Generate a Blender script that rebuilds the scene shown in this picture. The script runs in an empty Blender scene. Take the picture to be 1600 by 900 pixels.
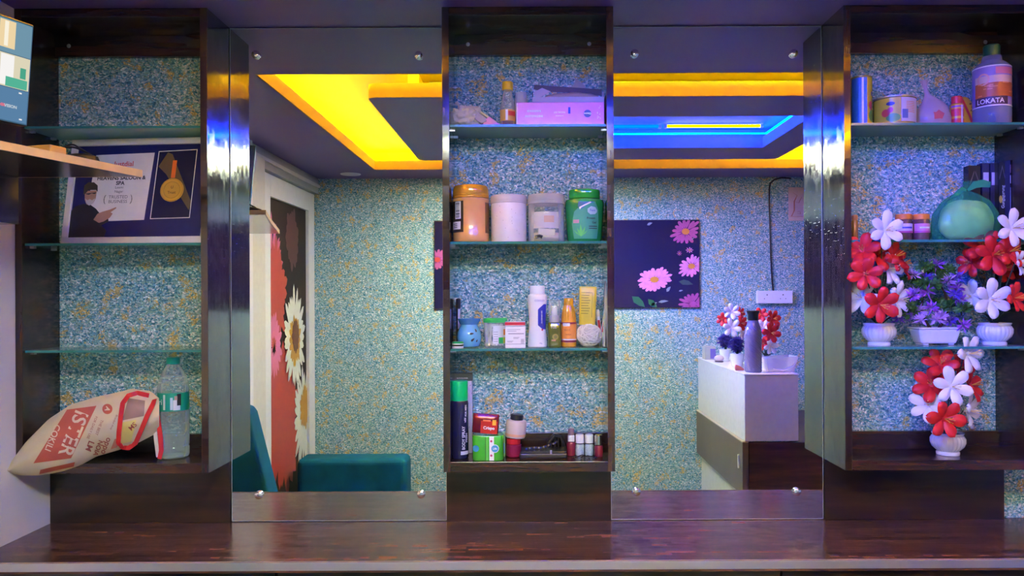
import bpy, bmesh, math, random
from mathutils import Vector, Matrix
random.seed(7)
PI = math.pi
scene = bpy.context.scene
COL = scene.collection

# ------------------------------------------------------------------ camera
EYE = 1.517          # lens height above the floor
DIST = 2.28          # lens to mirror wall (mirror face is y = 0)
FOC = 1200.0         # focal length in pixels of a 1600 px wide frame
PX, PY, ROLL = 830.0, 462.0, 0.0042
cam = bpy.data.cameras.new('camera')
cam.sensor_width = 36.0
cam.lens = FOC / 1600 * 36.0
cam.shift_x = (800 - PX) / 1600
cam.shift_y = (PY - 450) / 1600
cam.clip_start = 0.02
cam_o = bpy.data.objects.new('camera', cam)
COL.objects.link(cam_o)
cam_o.matrix_world = Matrix.Translation((0, -DIST, EYE)) @ Matrix.Rotation(PI/2, 4, 'X') @ Matrix.Rotation(-ROLL, 4, 'Z')
scene.camera = cam_o

# ------------------------------------------------------------------ world, exposure
world = bpy.data.worlds.new('world'); scene.world = world
world.use_nodes = True
world.node_tree.nodes['Background'].inputs[0].default_value = (0.05, 0.05, 0.06, 1)
world.node_tree.nodes['Background'].inputs[1].default_value = 0.5
vs = scene.view_settings
vs.view_transform = 'Standard'; vs.look = 'None'; vs.gamma = 1.0; vs.use_curve_mapping = False
vs.exposure = 0.0
cy = scene.cycles
cy.max_bounces = 10; cy.diffuse_bounces = 4; cy.glossy_bounces = 6; cy.transmission_bounces = 8
cy.transparent_max_bounces = 12
cy.sample_clamp_indirect = 25.0
cy.sample_clamp_direct = 0.0
cy.blur_glossy = 0.6
cy.caustics_refractive = False

# light strengths (the strips, tubes and lamps are built further down, each in its own thing)
YELLOW = ((1.0, 0.60, 0.0), 640.0)
BLUE = ((0.0, 0.03, 1.0), 6500.0)
PANEL = ((0.90, 1.0, 0.68), 84.0)

# ------------------------------------------------------------------ helpers
def mx(px, y): return (px - PX) / FOC * (DIST + y)                    # pixel column at depth y -> metres
def mz(px, py, y): return EYE - (py - PY + ROLL * (px - PX)) / FOC * (DIST + y)
def ml(n, y): return n / FOC * (DIST + y)

class MB:
    def __init__(s): s.v = []; s.f = []; s.sm = []
    def add(s, vs, fs, smooth=False):
        o = len(s.v); s.v += [tuple(v) for v in vs]
        s.f += [tuple(i + o for i in f) for f in fs]; s.sm += [smooth] * len(fs)
        return s
    def box(s, x0, x1, y0, y1, z0, z1):
        return s.add([(x0,y0,z0),(x1,y0,z0),(x1,y1,z0),(x0,y1,z0),(x0,y0,z1),(x1,y0,z1),(x1,y1,z1),(x0,y1,z1)],
                     [(0,3,2,1),(4,5,6,7),(0,1,5,4),(1,2,6,5),(2,3,7,6),(3,0,4,7)])
    def lathe(s, prof, n=28, c=(0,0,0), sx=1.0, sy=1.0, power=2.0, flute=0, fa=0.0):
        vs = []; fs = []
        for r, z in prof:
            for k in range(n):
                a = 2*PI*k/n; ca, sa = math.cos(a), math.sin(a)
                if power != 2.0:
                    q = (abs(ca)**power + abs(sa)**power) ** (-1/power); ca *= q; sa *= q
                rr = r * (1 + fa*math.cos(flute*a)) if flute else r
                vs.append((c[0]+rr*ca*sx, c[1]+rr*sa*sy, c[2]+z))
        m = len(prof)
        for i in range(m-1):
            for k in range(n):
                a = i*n+k; b = i*n+(k+1) % n
                fs.append((a, b, b+n, a+n))
        fs.append(tuple(range(n-1, -1, -1))); fs.append(tuple((m-1)*n+k for k in range(n)))
        return s.add(vs, fs, True)
    def tube(s, pts, r, n=8, closed=False, flat=None):
        P = [Vector(p) for p in pts]; vs = []; fs = []; m = len(P)
        up = Vector((0.13, 0.31, 0.94))
        for i, p in enumerate(P):
            a = P[(i-1) % m] if (closed or i > 0) else p; b = P[(i+1) % m] if (closed or i < m-1) else p
            t = (b-a).normalized()
            u = t.cross(up)
            if u.length < 1e-4: u = t.cross(Vector((1,0,0)))
            u.normalize(); w = u.cross(t)
            rr = r[i] if isinstance(r, (list, tuple)) else r
            for k in range(n):
                q = 2*PI*k/n
                vs.append(p + u*math.cos(q)*rr + w*math.sin(q)*rr*(flat or 1.0))
        for i in range(m if closed else m-1):
            for k in range(n):
                a = i*n+k; b = i*n+(k+1) % n; c2 = ((i+1) % m)*n+(k+1) % n; d = ((i+1) % m)*n+k
                fs.append((a, d, c2, b))
        if not closed:
            fs.append(tuple(range(n))); fs.append(tuple((m-1)*n+k for k in range(n-1, -1, -1)))
        return s.add(vs, fs, True)
    def prism(s, poly, y0, y1):             # outline in x,z pushed from y0 to y1
        n = len(poly)
        vs = [(x, y0, z) for x, z in poly] + [(x, y1, z) for x, z in poly]
        fs = [tuple(range(n)), tuple(range(2*n-1, n-1, -1))]
        fs += [(i, i+n, (i+1) % n + n, (i+1) % n) for i in range(n)]
        return s.add(vs, fs)
    def plate(s, poly, z0, z1):             # outline in x,y pushed from z0 to z1
        n = len(poly)
        vs = [(x, y, z0) for x, y in poly] + [(x, y, z1) for x, y in poly]
        fs = [tuple(range(n-1, -1, -1)), tuple(range(n, 2*n))]
        fs += [(i, (i+1) % n, (i+1) % n + n, i+n) for i in range(n)]
        return s.add(vs, fs)
    def grid(s, fn, nu, nv, smooth=True):
        vs = [fn(i/nu, j/nv) for j in range(nv+1) for i in range(nu+1)]
        fs = [(j*(nu+1)+i, j*(nu+1)+i+1, (j+1)*(nu+1)+i+1, (j+1)*(nu+1)+i) for j in range(nv) for i in range(nu)]
        return s.add(vs, fs, smooth)
    def wrap(s, R, z0, z1, a0, a1, n=14, t=0.0002, sx=1.0, sy=1.0):   # band on a round body, angle 0 faces the room (-y)
        def p(a, z, r): return (r*math.sin(a)*sx, -r*math.cos(a)*sy, z)
        for k in range(n):
            pass
        vs = []
        for k in range(n+1):
            a = a0 + (a1-a0)*k/n
            vs += [p(a, z0, R+t), p(a, z1, R+t), p(a, z1, R-t), p(a, z0, R-t)]
        fs = []
        for k in range(n):
            o = 4*k
            for q in range(4):
                fs.append((o+q, o+4+q, o+4+(q+1) % 4, o+(q+1) % 4))
        fs += [(0,1,2,3), (4*n+3, 4*n+2, 4*n+1, 4*n)]
        return s.add(vs, fs, True)
    def spot(s, R, z, a, ra, rz, n=16):      # rounded print on a round body
        P = lambda q, k: (R*math.sin(a+q*ra*math.cos(2*PI*k/n)), -R*math.cos(a+q*ra*math.cos(2*PI*k/n)), z+q*rz*math.sin(2*PI*k/n))
        vs = [(R*math.sin(a), -R*math.cos(a), z)] + [P(q, k) for q in (.25,.5,.75,1.0) for k in range(n)]
        fs = [(0, 1+k, 1+(k+1) % n) for k in range(n)] + [(1+j*n+k, 1+(j+1)*n+k, 1+(j+1)*n+(k+1) % n, 1+j*n+(k+1) % n) for j in range(3) for k in range(n)]
        return s.add(vs, fs, True)
    def ribbon(s, pts, width, thick, nrm=(0,-1,0), twist=None):
        P = [Vector(p) for p in pts]; vs = []; m = len(P)
        for i, p in enumerate(P):
            t = (P[min(i+1, m-1)]-P[max(i-1, 0)]).normalized(); n = Vector(nrm)
            if twist: n = Matrix.Rotation(twist[i], 3, t) @ n
            w = t.cross(n).normalized(); n = w.cross(t).normalized()
            wd = width[i] if isinstance(width, (list, tuple)) else width
            for a, b in ((-1,-1),(1,-1),(1,1),(-1,1)): vs.append(p+w*a*wd/2+n*b*thick/2)
        fs = [(4*i+q, 4*i+(q+1) % 4, 4*i+4+(q+1) % 4, 4*i+4+q) for i in range(m-1) for q in range(4)] + [(0,1,2,3), (4*m-4,4*m-3,4*m-2,4*m-1)]
        return s.add(vs, fs, True)
    def mesh(s, name, sharp=35):
        me = bpy.data.meshes.new(name); me.from_pydata(s.v, [], s.f)
        bm = bmesh.new(); bm.from_mesh(me); bmesh.ops.recalc_face_normals(bm, faces=bm.faces[:]); bm.to_mesh(me); bm.free()
        me.polygons.foreach_set('use_smooth', s.sm if len(s.sm) == len(me.polygons) else [True]*len(me.polygons))
        if any(s.sm): me.set_sharp_from_angle(angle=math.radians(sharp))
        return me

def link(name, me, mat=None, parent=None, loc=(0,0,0), rot=(0,0,0), scale=(1,1,1)):
    o = bpy.data.objects.new(name, me); COL.objects.link(o)
    o.location = loc; o.rotation_euler = rot; o.scale = scale
    if mat is not None and me is not None and not me.materials: me.materials.append(mat)
    if parent is not None: o.parent = parent
    return o
def part(name, mb, mat, parent, bevel=0, loc=(0,0,0), rot=(0,0,0), sharp=35, seg=2, label=None):
    o = link(name, mb.mesh(name, sharp), mat, parent, loc, rot)
    if bevel:
        m = o.modifiers.new('bevel', 'BEVEL'); m.width = bevel; m.segments = seg; m.limit_method = 'ANGLE'; m.angle_limit = math.radians(40)
    if label: o['label'] = label
    return o
def tag(o, label, cat, group=None, kind=None):
    o['label'] = label; o['category'] = cat
    if group: o['group'] = group
    if kind: o['kind'] = kind
    return o
def thing(name, label, cat, loc=(0,0,0), rotz=0, group=None, rot=None):
    o = bpy.data.objects.new(name, None); COL.objects.link(o)
    o.empty_display_size = 0.05
    o.location = loc; o.rotation_euler = rot if rot else (0, 0, rotz)
    return tag(o, label, cat, group)
def struct(name, mb, mat, label, cat='wall', bevel=0):
    o = part(name, mb, mat, None, bevel); o['kind'] = 'structure'; o['label'] = label; o['category'] = cat
    return o

_fontcache = {}
def text_mesh(body, size, align='CENTER', bold=0.0, spacing=1.0, shear=0.0):
    key = (body, size, align, bold, spacing, shear)
    if key in _fontcache: return _fontcache[key]
    cu = bpy.data.curves.new('lettering', 'FONT'); cu.body = body; cu.size = size
    cu.align_x = align; cu.align_y = 'CENTER'; cu.offset = bold; cu.space_character = spacing; cu.shear = shear
    cu.resolution_u = 3
    o = bpy.data.objects.new('lettering', cu); COL.objects.link(o)
    dg = bpy.context.evaluated_depsgraph_get()
    me = bpy.data.meshes.new_from_object(o.evaluated_get(dg))
    vs = [v.co.copy() for v in me.vertices]; fs = [tuple(p.vertices) for p in me.polygons]
    bpy.data.objects.remove(o); bpy.data.curves.remove(cu); bpy.data.meshes.remove(me)
    _fontcache[key] = (vs, fs)
    return vs, fs
def lettering(body, size, mat, parent, at=(0,0,0), spin=0.0, bold=0.0, R=None, a0=0.0, name='lettering', spacing=1.0, width=None, flip=False, sy=1.0, lean=0.0, fn=None):
    # flat print facing -y at `at` (x, y, z); with R it follows a round body of that radius
    vs, fs = text_mesh(body, size, 'CENTER', bold, spacing)
    w = max(v.x for v in vs) - min(v.x for v in vs)
    k = (width / w) if width else 1.0
    c, s = math.cos(spin), math.sin(spin)
    out = []
    for v in vs:
        x, z = v.x*k, v.y*(k if width else 1.0)
        x, z = x*c - z*s, x*s + z*c
        if fn: out.append(fn(x, z)); continue
        if R:
            a = a0 + x/R
            out.append((R*math.sin(a), -R*math.cos(a)*sy, z))
        else: out.append((x, 0, z))
    mb = MB(); mb.add(out, fs)
    me = bpy.data.meshes.new(name); me.from_pydata(mb.v, [], mb.f)
    return link(name, me, mat, parent, at, (lean, 0, 0))

# ------------------------------------------------------------------ materials
def new_mat(name):
    m = bpy.data.materials.new(name); m.use_nodes = True
    return m, m.node_tree.nodes, m.node_tree.links, m.node_tree.nodes['Principled BSDF']
def mat(name, col, rough=0.45, metal=0.0, trans=0.0, ior=1.45, vary=0.10, scale=30.0, coat=0.0, alpha=1.0, bump=0.0, sss=0.0, emit=None, spec=0.5):
    m, N, L, b = new_mat(name)
    b.inputs['Roughness'].default_value = rough; b.inputs['Metallic'].default_value = metal
    b.inputs['Transmission Weight'].default_value = trans; b.inputs['IOR'].default_value = ior
    b.inputs['Coat Weight'].default_value = coat; b.inputs['Alpha'].default_value = alpha
    b.inputs['Specular IOR Level'].default_value = spec
    if sss: b.inputs['Subsurface Weight'].default_value = sss; b.inputs['Subsurface Radius'].default_value = (.01,.01,.01)
    if emit:
        b.inputs['Emission Color'].default_value = (*emit[0], 1); b.inputs['Emission Strength'].default_value = emit[1]
    c = (*col, 1)
    if vary and not emit:
        tc = N.new('ShaderNodeTexCoord'); nz = N.new('ShaderNodeTexNoise'); nz.inputs['Scale'].default_value = scale; nz.inputs['Detail'].default_value = 3
        mixn = N.new('ShaderNodeMix'); mixn.data_type = 'RGBA'
        mixn.inputs['A'].default_value = tuple(x*(1-vary) for x in col) + (1,)
        mixn.inputs['B'].default_value = tuple(min(1, x*(1+vary)) for x in col) + (1,)
        L.new(tc.outputs['Object'], nz.inputs['Vector']); L.new(nz.outputs['Fac'], mixn.inputs['Factor']); L.new(mixn.outputs['Result'], b.inputs['Base Color'])
        if bump:
            bp = N.new('ShaderNodeBump'); bp.inputs['Strength'].default_value = bump; bp.inputs['Distance'].default_value = 0.004
            L.new(nz.outputs['Fac'], bp.inputs['Height']); L.new(bp.outputs['Normal'], b.inputs['Normal'])
    else: b.inputs['Base Color'].default_value = c
    return m
def glow(name, col, strength):
    m, N, L, b = new_mat(name)
    e = N.new('ShaderNodeEmission'); e.inputs[0].default_value = (*col, 1); e.inputs[1].default_value = strength
    L.new(e.outputs[0], N['Material Output'].inputs['Surface']); return m
def ramp(N, stops, interp='LINEAR'):
    r = N.new('ShaderNodeValToRGB'); r.color_ramp.interpolation = interp
    el = r.color_ramp.elements
    el[0].position, el[0].color = stops[0][0], (*stops[0][1], 1)
    el[1].position, el[1].color = stops[-1][0], (*stops[-1][1], 1)
    for p, c in stops[1:-1]:
        e = el.new(p); e.color = (*c, 1)
    return r
def math_node(N, op, a=None, b=None):
    n = N.new('ShaderNodeMath'); n.operation = op
    if a is not None: n.inputs[0].default_value = a
    if b is not None: n.inputs[1].default_value = b
    return n

def wallpaper_mat():
    # silk plaster: short curled fibres of teal, white, blue and green with ochre flecks
    m, N, L, b = new_mat('silk_plaster')
    tc = N.new('ShaderNodeTexCoord')
    n0 = N.new('ShaderNodeTexNoise'); n0.inputs['Scale'].default_value = 34; n0.inputs['Detail'].default_value = 2
    L.new(tc.outputs['Object'], n0.inputs['Vector'])
    sub = N.new('ShaderNodeVectorMath'); sub.operation = 'SUBTRACT'; sub.inputs[1].default_value = (.5,.5,.5)
    sc = N.new('ShaderNodeVectorMath'); sc.operation = 'SCALE'; sc.inputs['Scale'].default_value = 0.018
    ad = N.new('ShaderNodeVectorMath'); ad.operation = 'ADD'
    L.new(n0.outputs['Color'], sub.inputs[0]); L.new(sub.outputs[0], sc.inputs[0]); L.new(sc.outputs[0], ad.inputs[0]); L.new(tc.outputs['Object'], ad.inputs[1])
    mp = N.new('ShaderNodeMapping'); mp.inputs['Scale'].default_value = (1.0, 1.0, 1.5)
    L.new(ad.outputs[0], mp.inputs['Vector'])
    v1 = N.new('ShaderNodeTexVoronoi'); v1.inputs['Scale'].default_value = 150
    L.new(mp.outputs[0], v1.inputs['Vector'])
    sep = N.new('ShaderNodeSeparateColor'); L.new(v1.outputs['Color'], sep.inputs[0])
    r1 = ramp(N, [(0, (.06,.26,.32)), (.15, (.22,.47,.47)), (.34, (.40,.60,.58)), (.52, (.29,.50,.40)), (.68, (.60,.70,.66)), (.82, (.15,.38,.50)), (.92, (.82,.84,.78))], 'CONSTANT')
    L.new(sep.outputs[0], r1.inputs[0])
    # ochre flecks: clusters
    n2 = N.new('ShaderNodeTexNoise'); n2.inputs['Scale'].default_value = 22; n2.inputs['Detail'].default_value = 3; n2.inputs['Roughness'].default_value = .6
    L.new(ad.outputs[0], n2.inputs['Vector'])
    r2 = ramp(N, [(.57, (0,0,0)), (.63, (1,1,1))]); L.new(n2.outputs['Fac'], r2.inputs[0])
    gt = math_node(N, 'GREATER_THAN', b=.3); L.new(sep.outputs[1], gt.inputs[0])
    mu = math_node(N, 'MULTIPLY'); L.new(r2.outputs[0], mu.inputs[0]); L.new(gt.outputs[0], mu.inputs[1])
    mu2 = math_node(N, 'MULTIPLY', b=.85); L.new(mu.outputs[0], mu2.inputs[0])
    mi = N.new('ShaderNodeMix'); mi.data_type = 'RGBA'; mi.inputs['B'].default_value = (.72,.50,.11,1)
    L.new(mu2.outputs[0], mi.inputs['Factor']); L.new(r1.outputs[0], mi.inputs['A'])
    v3 = N.new('ShaderNodeTexVoronoi'); v3.inputs['Scale'].default_value = 330
    L.new(ad.outputs[0], v3.inputs['Vector'])
    s3 = N.new('ShaderNodeSeparateColor'); L.new(v3.outputs['Color'], s3.inputs[0])
    r3 = ramp(N, [(0, (.50,.56,.58)), (.35, (.85,.88,.88)), (.7, (1.0,1.0,1.0)), (.93, (1.45,1.45,1.4))], 'CONSTANT'); L.new(s3.outputs[0], r3.inputs[0])
    mm3 = N.new('ShaderNodeMix'); mm3.data_type = 'RGBA'; mm3.blend_type = 'MULTIPLY'; mm3.inputs['Factor'].default_value = 1.0
    L.new(mi.outputs['Result'], mm3.inputs['A']); L.new(r3.outputs[0], mm3.inputs['B'])
    L.new(mm3.outputs['Result'], b.inputs['Base Color'])
    b.inputs['Roughness'].default_value = .62
    # glitter: a few cells are shiny
    g2 = math_node(N, 'GREATER_THAN', b=.93); L.new(sep.outputs[2], g2.inputs[0])
    rr = N.new('ShaderNodeMapRange'); rr.inputs['To Min'].default_value = .65; rr.inputs['To Max'].default_value = .22
    L.new(g2.outputs[0], rr.inputs['Value']); L.new(rr.outputs[0], b.inputs['Roughness'])
    bp = N.new('ShaderNodeBump'); bp.inputs['Strength'].default_value = .55; bp.inputs['Distance'].default_value = .003
    L.new(v1.outputs['Distance'], bp.inputs['Height']); L.new(bp.outputs[0], b.inputs['Normal'])
    return m

def walnut_mat(name, grain='Z', mosaic=False, rough=.24, tone=1.0):
    m, N, L, b = new_mat(name)
    tc = N.new('ShaderNodeTexCoord')
    mp = N.new('ShaderNodeMapping')
    mp.inputs['Scale'].default_value = {'Z': (26, 26, 2.2), 'X': (2.2, 26, 26), 'Y': (26, 2.2, 26)}[grain]
    L.new(tc.outputs['Object'], mp.inputs['Vector'])
    n = N.new('ShaderNodeTexNoise'); n.inputs['Scale'].default_value = 1.0; n.inputs['Detail'].default_value = 6; n.inputs['Roughness'].default_value = .62
    L.new(mp.outputs[0], n.inputs['Vector'])
    t = tone
    r = ramp(N, [(.3, (.010*t,.005*t,.006*t)), (.5, (.030*t,.013*t,.011*t)), (.72, (.070*t,.028*t,.018*t))])
    L.new(n.outputs['Fac'], r.inputs[0])
    L.new(r.outputs[0], b.inputs['Base Color'])
    b.inputs['Roughness'].default_value = rough
    b.inputs['Specular IOR Level'].default_value = .6
    if mosaic == 'top': b.inputs['Specular IOR Level'].default_value = .35
    b.inputs['Coat Weight'].default_value = .1 if mosaic == 'top' else .8 if mosaic else .25; b.inputs['Coat Roughness'].default_value = .10
    if mosaic:
        # embossed block pattern pressed into the laminate: blocks differ in gloss and tilt
        mp2 = N.new('ShaderNodeMapping')
        if mosaic == 'side': mp2.inputs['Rotation'].default_value = (0, PI/2, 0)
        L.new(tc.outputs['Object'], mp2.inputs['Vector'])
        sepx = N.new('ShaderNodeSeparateXYZ'); L.new(tc.outputs['Object'], sepx.inputs[0])
        cmb = N.new('ShaderNodeCombineXYZ')
        ax = {'side': ('Z', 'Y'), 'top': ('X', 'Y'), 'front': ('Z', 'X')}[mosaic]
        L.new(sepx.outputs[ax[0]], cmb.inputs[0]); L.new(sepx.outputs[ax[1]], cmb.inputs[1])
        br = N.new('ShaderNodeTexBrick'); br.inputs['Color1'].default_value = (0,0,0,1); br.inputs['Color2'].default_value = (1,1,1,1); br.inputs['Mortar'].default_value = (.5,.5,.5,1)
        br.inputs['Scale'].default_value = 1.0; br.inputs['Mortar Size'].default_value = .0006; br.inputs['Bias'].default_value = 0
        br.inputs['Brick Width'].default_value = .040; br.inputs['Row Height'].default_value = .018; br.offset = .37; br.squash = .6; br.squash_frequency = 3
        L.new(cmb.outputs[0], br.inputs['Vector'])
        rr = N.new('ShaderNodeMapRange'); rr.inputs['To Min'].default_value = rough*(.7 if mosaic == 'top' else .45); rr.inputs['To Max'].default_value = rough*(1.3 if mosaic == 'top' else 1.7)
        L.new(br.outputs['Color'], rr.inputs['Value']); L.new(rr.outputs[0], b.inputs['Roughness'])
        vr = N.new('ShaderNodeMapRange'); vr.inputs['To Min'].default_value = .78; vr.inputs['To Max'].default_value = 1.25
        L.new(br.outputs['Color'], vr.inputs['Value'])
        cv = N.new('ShaderNodeVectorMath'); cv.operation = 'SCALE'; L.new(r.outputs[0], cv.inputs[0]); L.new(vr.outputs[0], cv.inputs['Scale']); L.new(cv.outputs[0], b.inputs['Base Color'])
        # per-block tilt of the surface
        geo = N.new('ShaderNodeNewGeometry')
        wn = N.new('ShaderNodeTexWhiteNoise'); wn.noise_dimensions = '1D'
        mm = math_node(N, 'MULTIPLY', b=91.7); L.new(br.outputs['Color'], mm.inputs[0]); L.new(mm.outputs[0], wn.inputs['W'])
        s1 = N.new('ShaderNodeVectorMath'); s1.operation = 'SUBTRACT'; s1.inputs[1].default_value = (.5,.5,.5); L.new(wn.outputs['Color'], s1.inputs[0])
        s2 = N.new('ShaderNodeVectorMath'); s2.operation = 'SCALE'; gtm = math_node(N, 'GREATER_THAN', b=.62); L.new(br.outputs['Color'], gtm.inputs[0]); mul = math_node(N, 'MULTIPLY', b=.035); L.new(gtm.outputs[0], mul.inputs[0]); L.new(mul.outputs[0], s2.inputs['Scale']); L.new(s1.outputs[0], s2.inputs[0])
        s3 = N.new('ShaderNodeVectorMath'); s3.operation = 'ADD'; L.new(geo.outputs['Normal'], s3.inputs[0]); L.new(s2.outputs[0], s3.inputs[1])
        s4 = N.new('ShaderNodeVectorMath'); s4.operation = 'NORMALIZE'; L.new(s3.outputs[0], s4.inputs[0])
        bp = N.new('ShaderNodeBump'); bp.inputs['Strength'].default_value = .25; bp.inputs['Distance'].default_value = .001
        L.new(br.outputs['Fac'], bp.inputs['Height']); bp.invert = True; L.new(s4.outputs[0], bp.inputs['Normal'])
        L.new(bp.outputs[0], b.inputs['Normal'])
    return m

M_PAPER = wallpaper_mat()
M_WOOD = walnut_mat('walnut_laminate', 'Z')
M_WOODP = walnut_mat('walnut_panel', 'X', rough=.28, tone=.75)
M_WOODX = walnut_mat('walnut_laminate_across', 'X')
M_WOODS = walnut_mat('walnut_laminate_embossed_side', 'Z', 'side', .13)
M_WOODT = walnut_mat('walnut_laminate_embossed_top', 'X', 'top', .20, 2.6)
M_PURPLE = mat('purple_ceiling_paint', (.125,.072,.26), .42, vary=.06, scale=3)
M_WHITEP = mat('white_cove_paint', (.82,.80,.76), .6, vary=.03, scale=4)
M_TRAYP = mat('tray_yellow_glow_tint', (.86,.66,.18), .6, vary=.03, scale=4)  # yellow of the cove light is put into the tray's own colour
M_TRAYF = mat('tray_edge_dim_glow_tint', (.42,.29,.09), .6, vary=.03, scale=4)  # darker ochre paints in the dimmer orange glow on the edges
M_RECP = mat('recess_blue_glow_tint', (.30,.42,.85), .6, vary=.03, scale=4)  # blue cove glow painted into the recess surfaces
M_WALLW = mat('white_wall_paint', (.66,.63,.62), .55, vary=.05, scale=5)
M_FLOOR = mat('brown_floor_tile', (.20,.18,.16), .25, vary=.12, scale=3)
M_CHROME = mat('chrome', (.78,.78,.80), .12, 1.0, vary=0)
M_STEEL = mat('brushed_steel', (.50,.50,.52), .3, 1.0, vary=0)
M_WHITE = mat('white_plastic', (.80,.80,.80), .3, vary=.03)
M_BLACK = mat('black_plastic', (.012,.012,.015), .3, vary=.1)
M_PRINTK = mat('black_print', (.02,.02,.025), .5, vary=0)
M_PRINTW = mat('white_print', (.85,.85,.86), .45, vary=0)
def glass_mat(name, col, rough=.0, ior=1.45):
    m, N, L, b = new_mat(name)
    b.inputs['Base Color'].default_value = (*col, 1); b.inputs['Roughness'].default_value = rough
    b.inputs['Transmission Weight'].default_value = 1.0; b.inputs['IOR'].default_value = ior
    return m
def clear_mat(name, col, opacity=.25, rough=.08, spec=.5, tint=None):
    # thin clear plastic film or pane: mostly see-through with its own gloss
    m, N, L, b = new_mat(name)
    b.inputs['Base Color'].default_value = (*col, 1); b.inputs['Roughness'].default_value = rough; b.inputs['Specular IOR Level'].default_value = spec
    t = N.new('ShaderNodeBsdfTransparent'); t.inputs[0].default_value = (*(tint or tuple(.35+.65*c for c in col)), 1)
    fr = N.new('ShaderNodeLayerWeight'); fr.inputs['Blend'].default_value = .35
    mr = N.new('ShaderNodeMapRange'); mr.inputs['To Min'].default_value = opacity; mr.inputs['To Max'].default_value = min(1, opacity+.55)
    mx_ = N.new('ShaderNodeMixShader')
    L.new(fr.outputs['Facing'], mr.inputs['Value']); L.new(mr.outputs[0], mx_.inputs[0]); L.new(t.outputs[0], mx_.inputs[1]); L.new(b.outputs[0], mx_.inputs[2])
    L.new(mx_.outputs[0], N['Material Output'].inputs['Surface'])
    return m
M_SHELFGLASS = clear_mat('shelf_glass', (.55,.80,.76), .10, .03)
M_SHELFEDGE = mat('green_glass_edge', (.05,.28,.26), .12, vary=.2, scale=60, trans=.3)
M_CLEAR = clear_mat('clear_plastic', (.88,.90,.90), .16, .06)
M_FILM = clear_mat('milky_plastic_film', (.85,.80,.76), .42, .2)
# ================================================================== THE ROOM
ZC = 2.317           # ceiling height
XL, XR, YB, YF = -1.427, 2.75, -2.94, 0.012
ZTOP = .849          # worktop height
struct('floor', MB().box(XL-.2, XR+.1, YB-.1, YF+.1, -.05, 0), M_FLOOR, 'brown tiled floor of the salon', 'floor')
struct('wall_front', MB().box(XL-.1, XR+.1, YF, YF+.1, 0, ZC+.25), M_PAPER, 'teal and ochre fibre plaster wall behind the cabinets and mirrors')
struct('wall_back', MB().box(XL-.2, XR+.1, YB-.1, YB, 0, ZC+.25), M_PAPER, 'teal and ochre fibre plaster wall seen in the mirrors')
struct('wall_left', MB().box(XL-.1, XL, -1.66, YF, 0, ZC+.25).box(XL-.16, XL-.075, YB, -1.66, 0, ZC+.25), M_WALLW, 'white painted wall at the left edge')
struct('wall_right', MB().box(XR, XR+.1, YB, YF, 0, ZC+.25), M_PAPER, 'fibre plaster wall closing the room on the right')

# ceiling: dropped ring with a yellow lit tray, a floating slab in it, and a blue lit recess in the slab
TX0, TX1, TY0, TY1 = -.985, 1.80, -2.57, -.487       # tray opening
IX0, IX1, IY0, IY1 = -.655, 1.45, -2.25, -.815       # floating slab
BX0, BX1, BY0, BY1 = -.33, 1.26, -1.89, -1.16        # blue recess
LIP = .058
def ring(mb, o, i, z0, z1):
    (ox0,ox1,oy0,oy1), (ix0,ix1,iy0,iy1) = o, i
    mb.box(ox0, ix0, oy0, oy1, z0, z1); mb.box(ix1, ox1, oy0, oy1, z0, z1)
    mb.box(ix0, ix1, oy0, iy0, z0, z1); mb.box(ix0, ix1, iy1, oy1, z0, z1)
    return mb
e = .003
room = (XL-.16, XR+.05, YB-.05, YF+.05)
ceil_o = struct('ceiling', ring(MB(), room, (TX0-e, TX1+e, TY0-e, TY1+e), ZC, ZC+LIP), M_PURPLE, 'purple painted false ceiling with a lit tray', 'ceiling')
def fascia(mb, r, z0, z1, outward=False):
    x0,x1,y0,y1 = r; t = e*2
    if outward: x0-=t; x1+=t; y0-=t; y1+=t
    return ring(mb, (x0-t if not outward else x0, x1+t if not outward else x1, y0-t if not outward else y0, y1+t if not outward else y1),
                (x0+(t if outward else 0), x1-(t if outward else 0), y0+(t if outward else 0), y1-(t if outward else 0)), z0, z1)
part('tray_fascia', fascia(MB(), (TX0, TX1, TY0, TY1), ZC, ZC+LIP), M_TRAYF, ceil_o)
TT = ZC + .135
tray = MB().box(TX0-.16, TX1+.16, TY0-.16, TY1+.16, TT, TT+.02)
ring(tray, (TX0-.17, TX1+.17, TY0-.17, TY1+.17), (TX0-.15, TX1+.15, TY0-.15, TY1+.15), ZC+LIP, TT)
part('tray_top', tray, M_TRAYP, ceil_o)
def rrect(x0, x1, y0, y1, r, n=6):
    P = []
    for cx, cy_, a in ((x1-r, y1-r, 0), (x0+r, y1-r, 90), (x0+r, y0+r, 180), (x1-r, y0+r, 270)):
        for k in range(n+1):
            t = math.radians(a + 90*k/n); P.append((cx+r*math.cos(t), cy_+r*math.sin(t)))
    return P
def ring_plate(outer, rect, z0, z1):
    # rounded slab with a rectangular hole, as one mesh
    bm = bmesh.new()
    def loop(P): 
        vs = [bm.verts.new((x, y, z0)) for x, y in P]
        return [bm.edges.new((vs[i], vs[(i+1) % len(vs)])) for i in range(len(vs))]
    x0,x1,y0,y1 = rect
    ed = loop(outer) + loop([(x0,y0),(x1,y0),(x1,y1),(x0,y1)])
    bmesh.ops.triangle_fill(bm, use_beauty=True, edges=ed)
    r = bmesh.ops.extrude_face_region(bm, geom=bm.faces[:])
    for v in [g for g in r['geom'] if isinstance(g, bmesh.types.BMVert)]: v.co.z = z1
    bmesh.ops.recalc_face_normals(bm, faces=bm.faces[:])
    me = bpy.data.meshes.new('slab'); bm.to_mesh(me); bm.free(); return me
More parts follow.
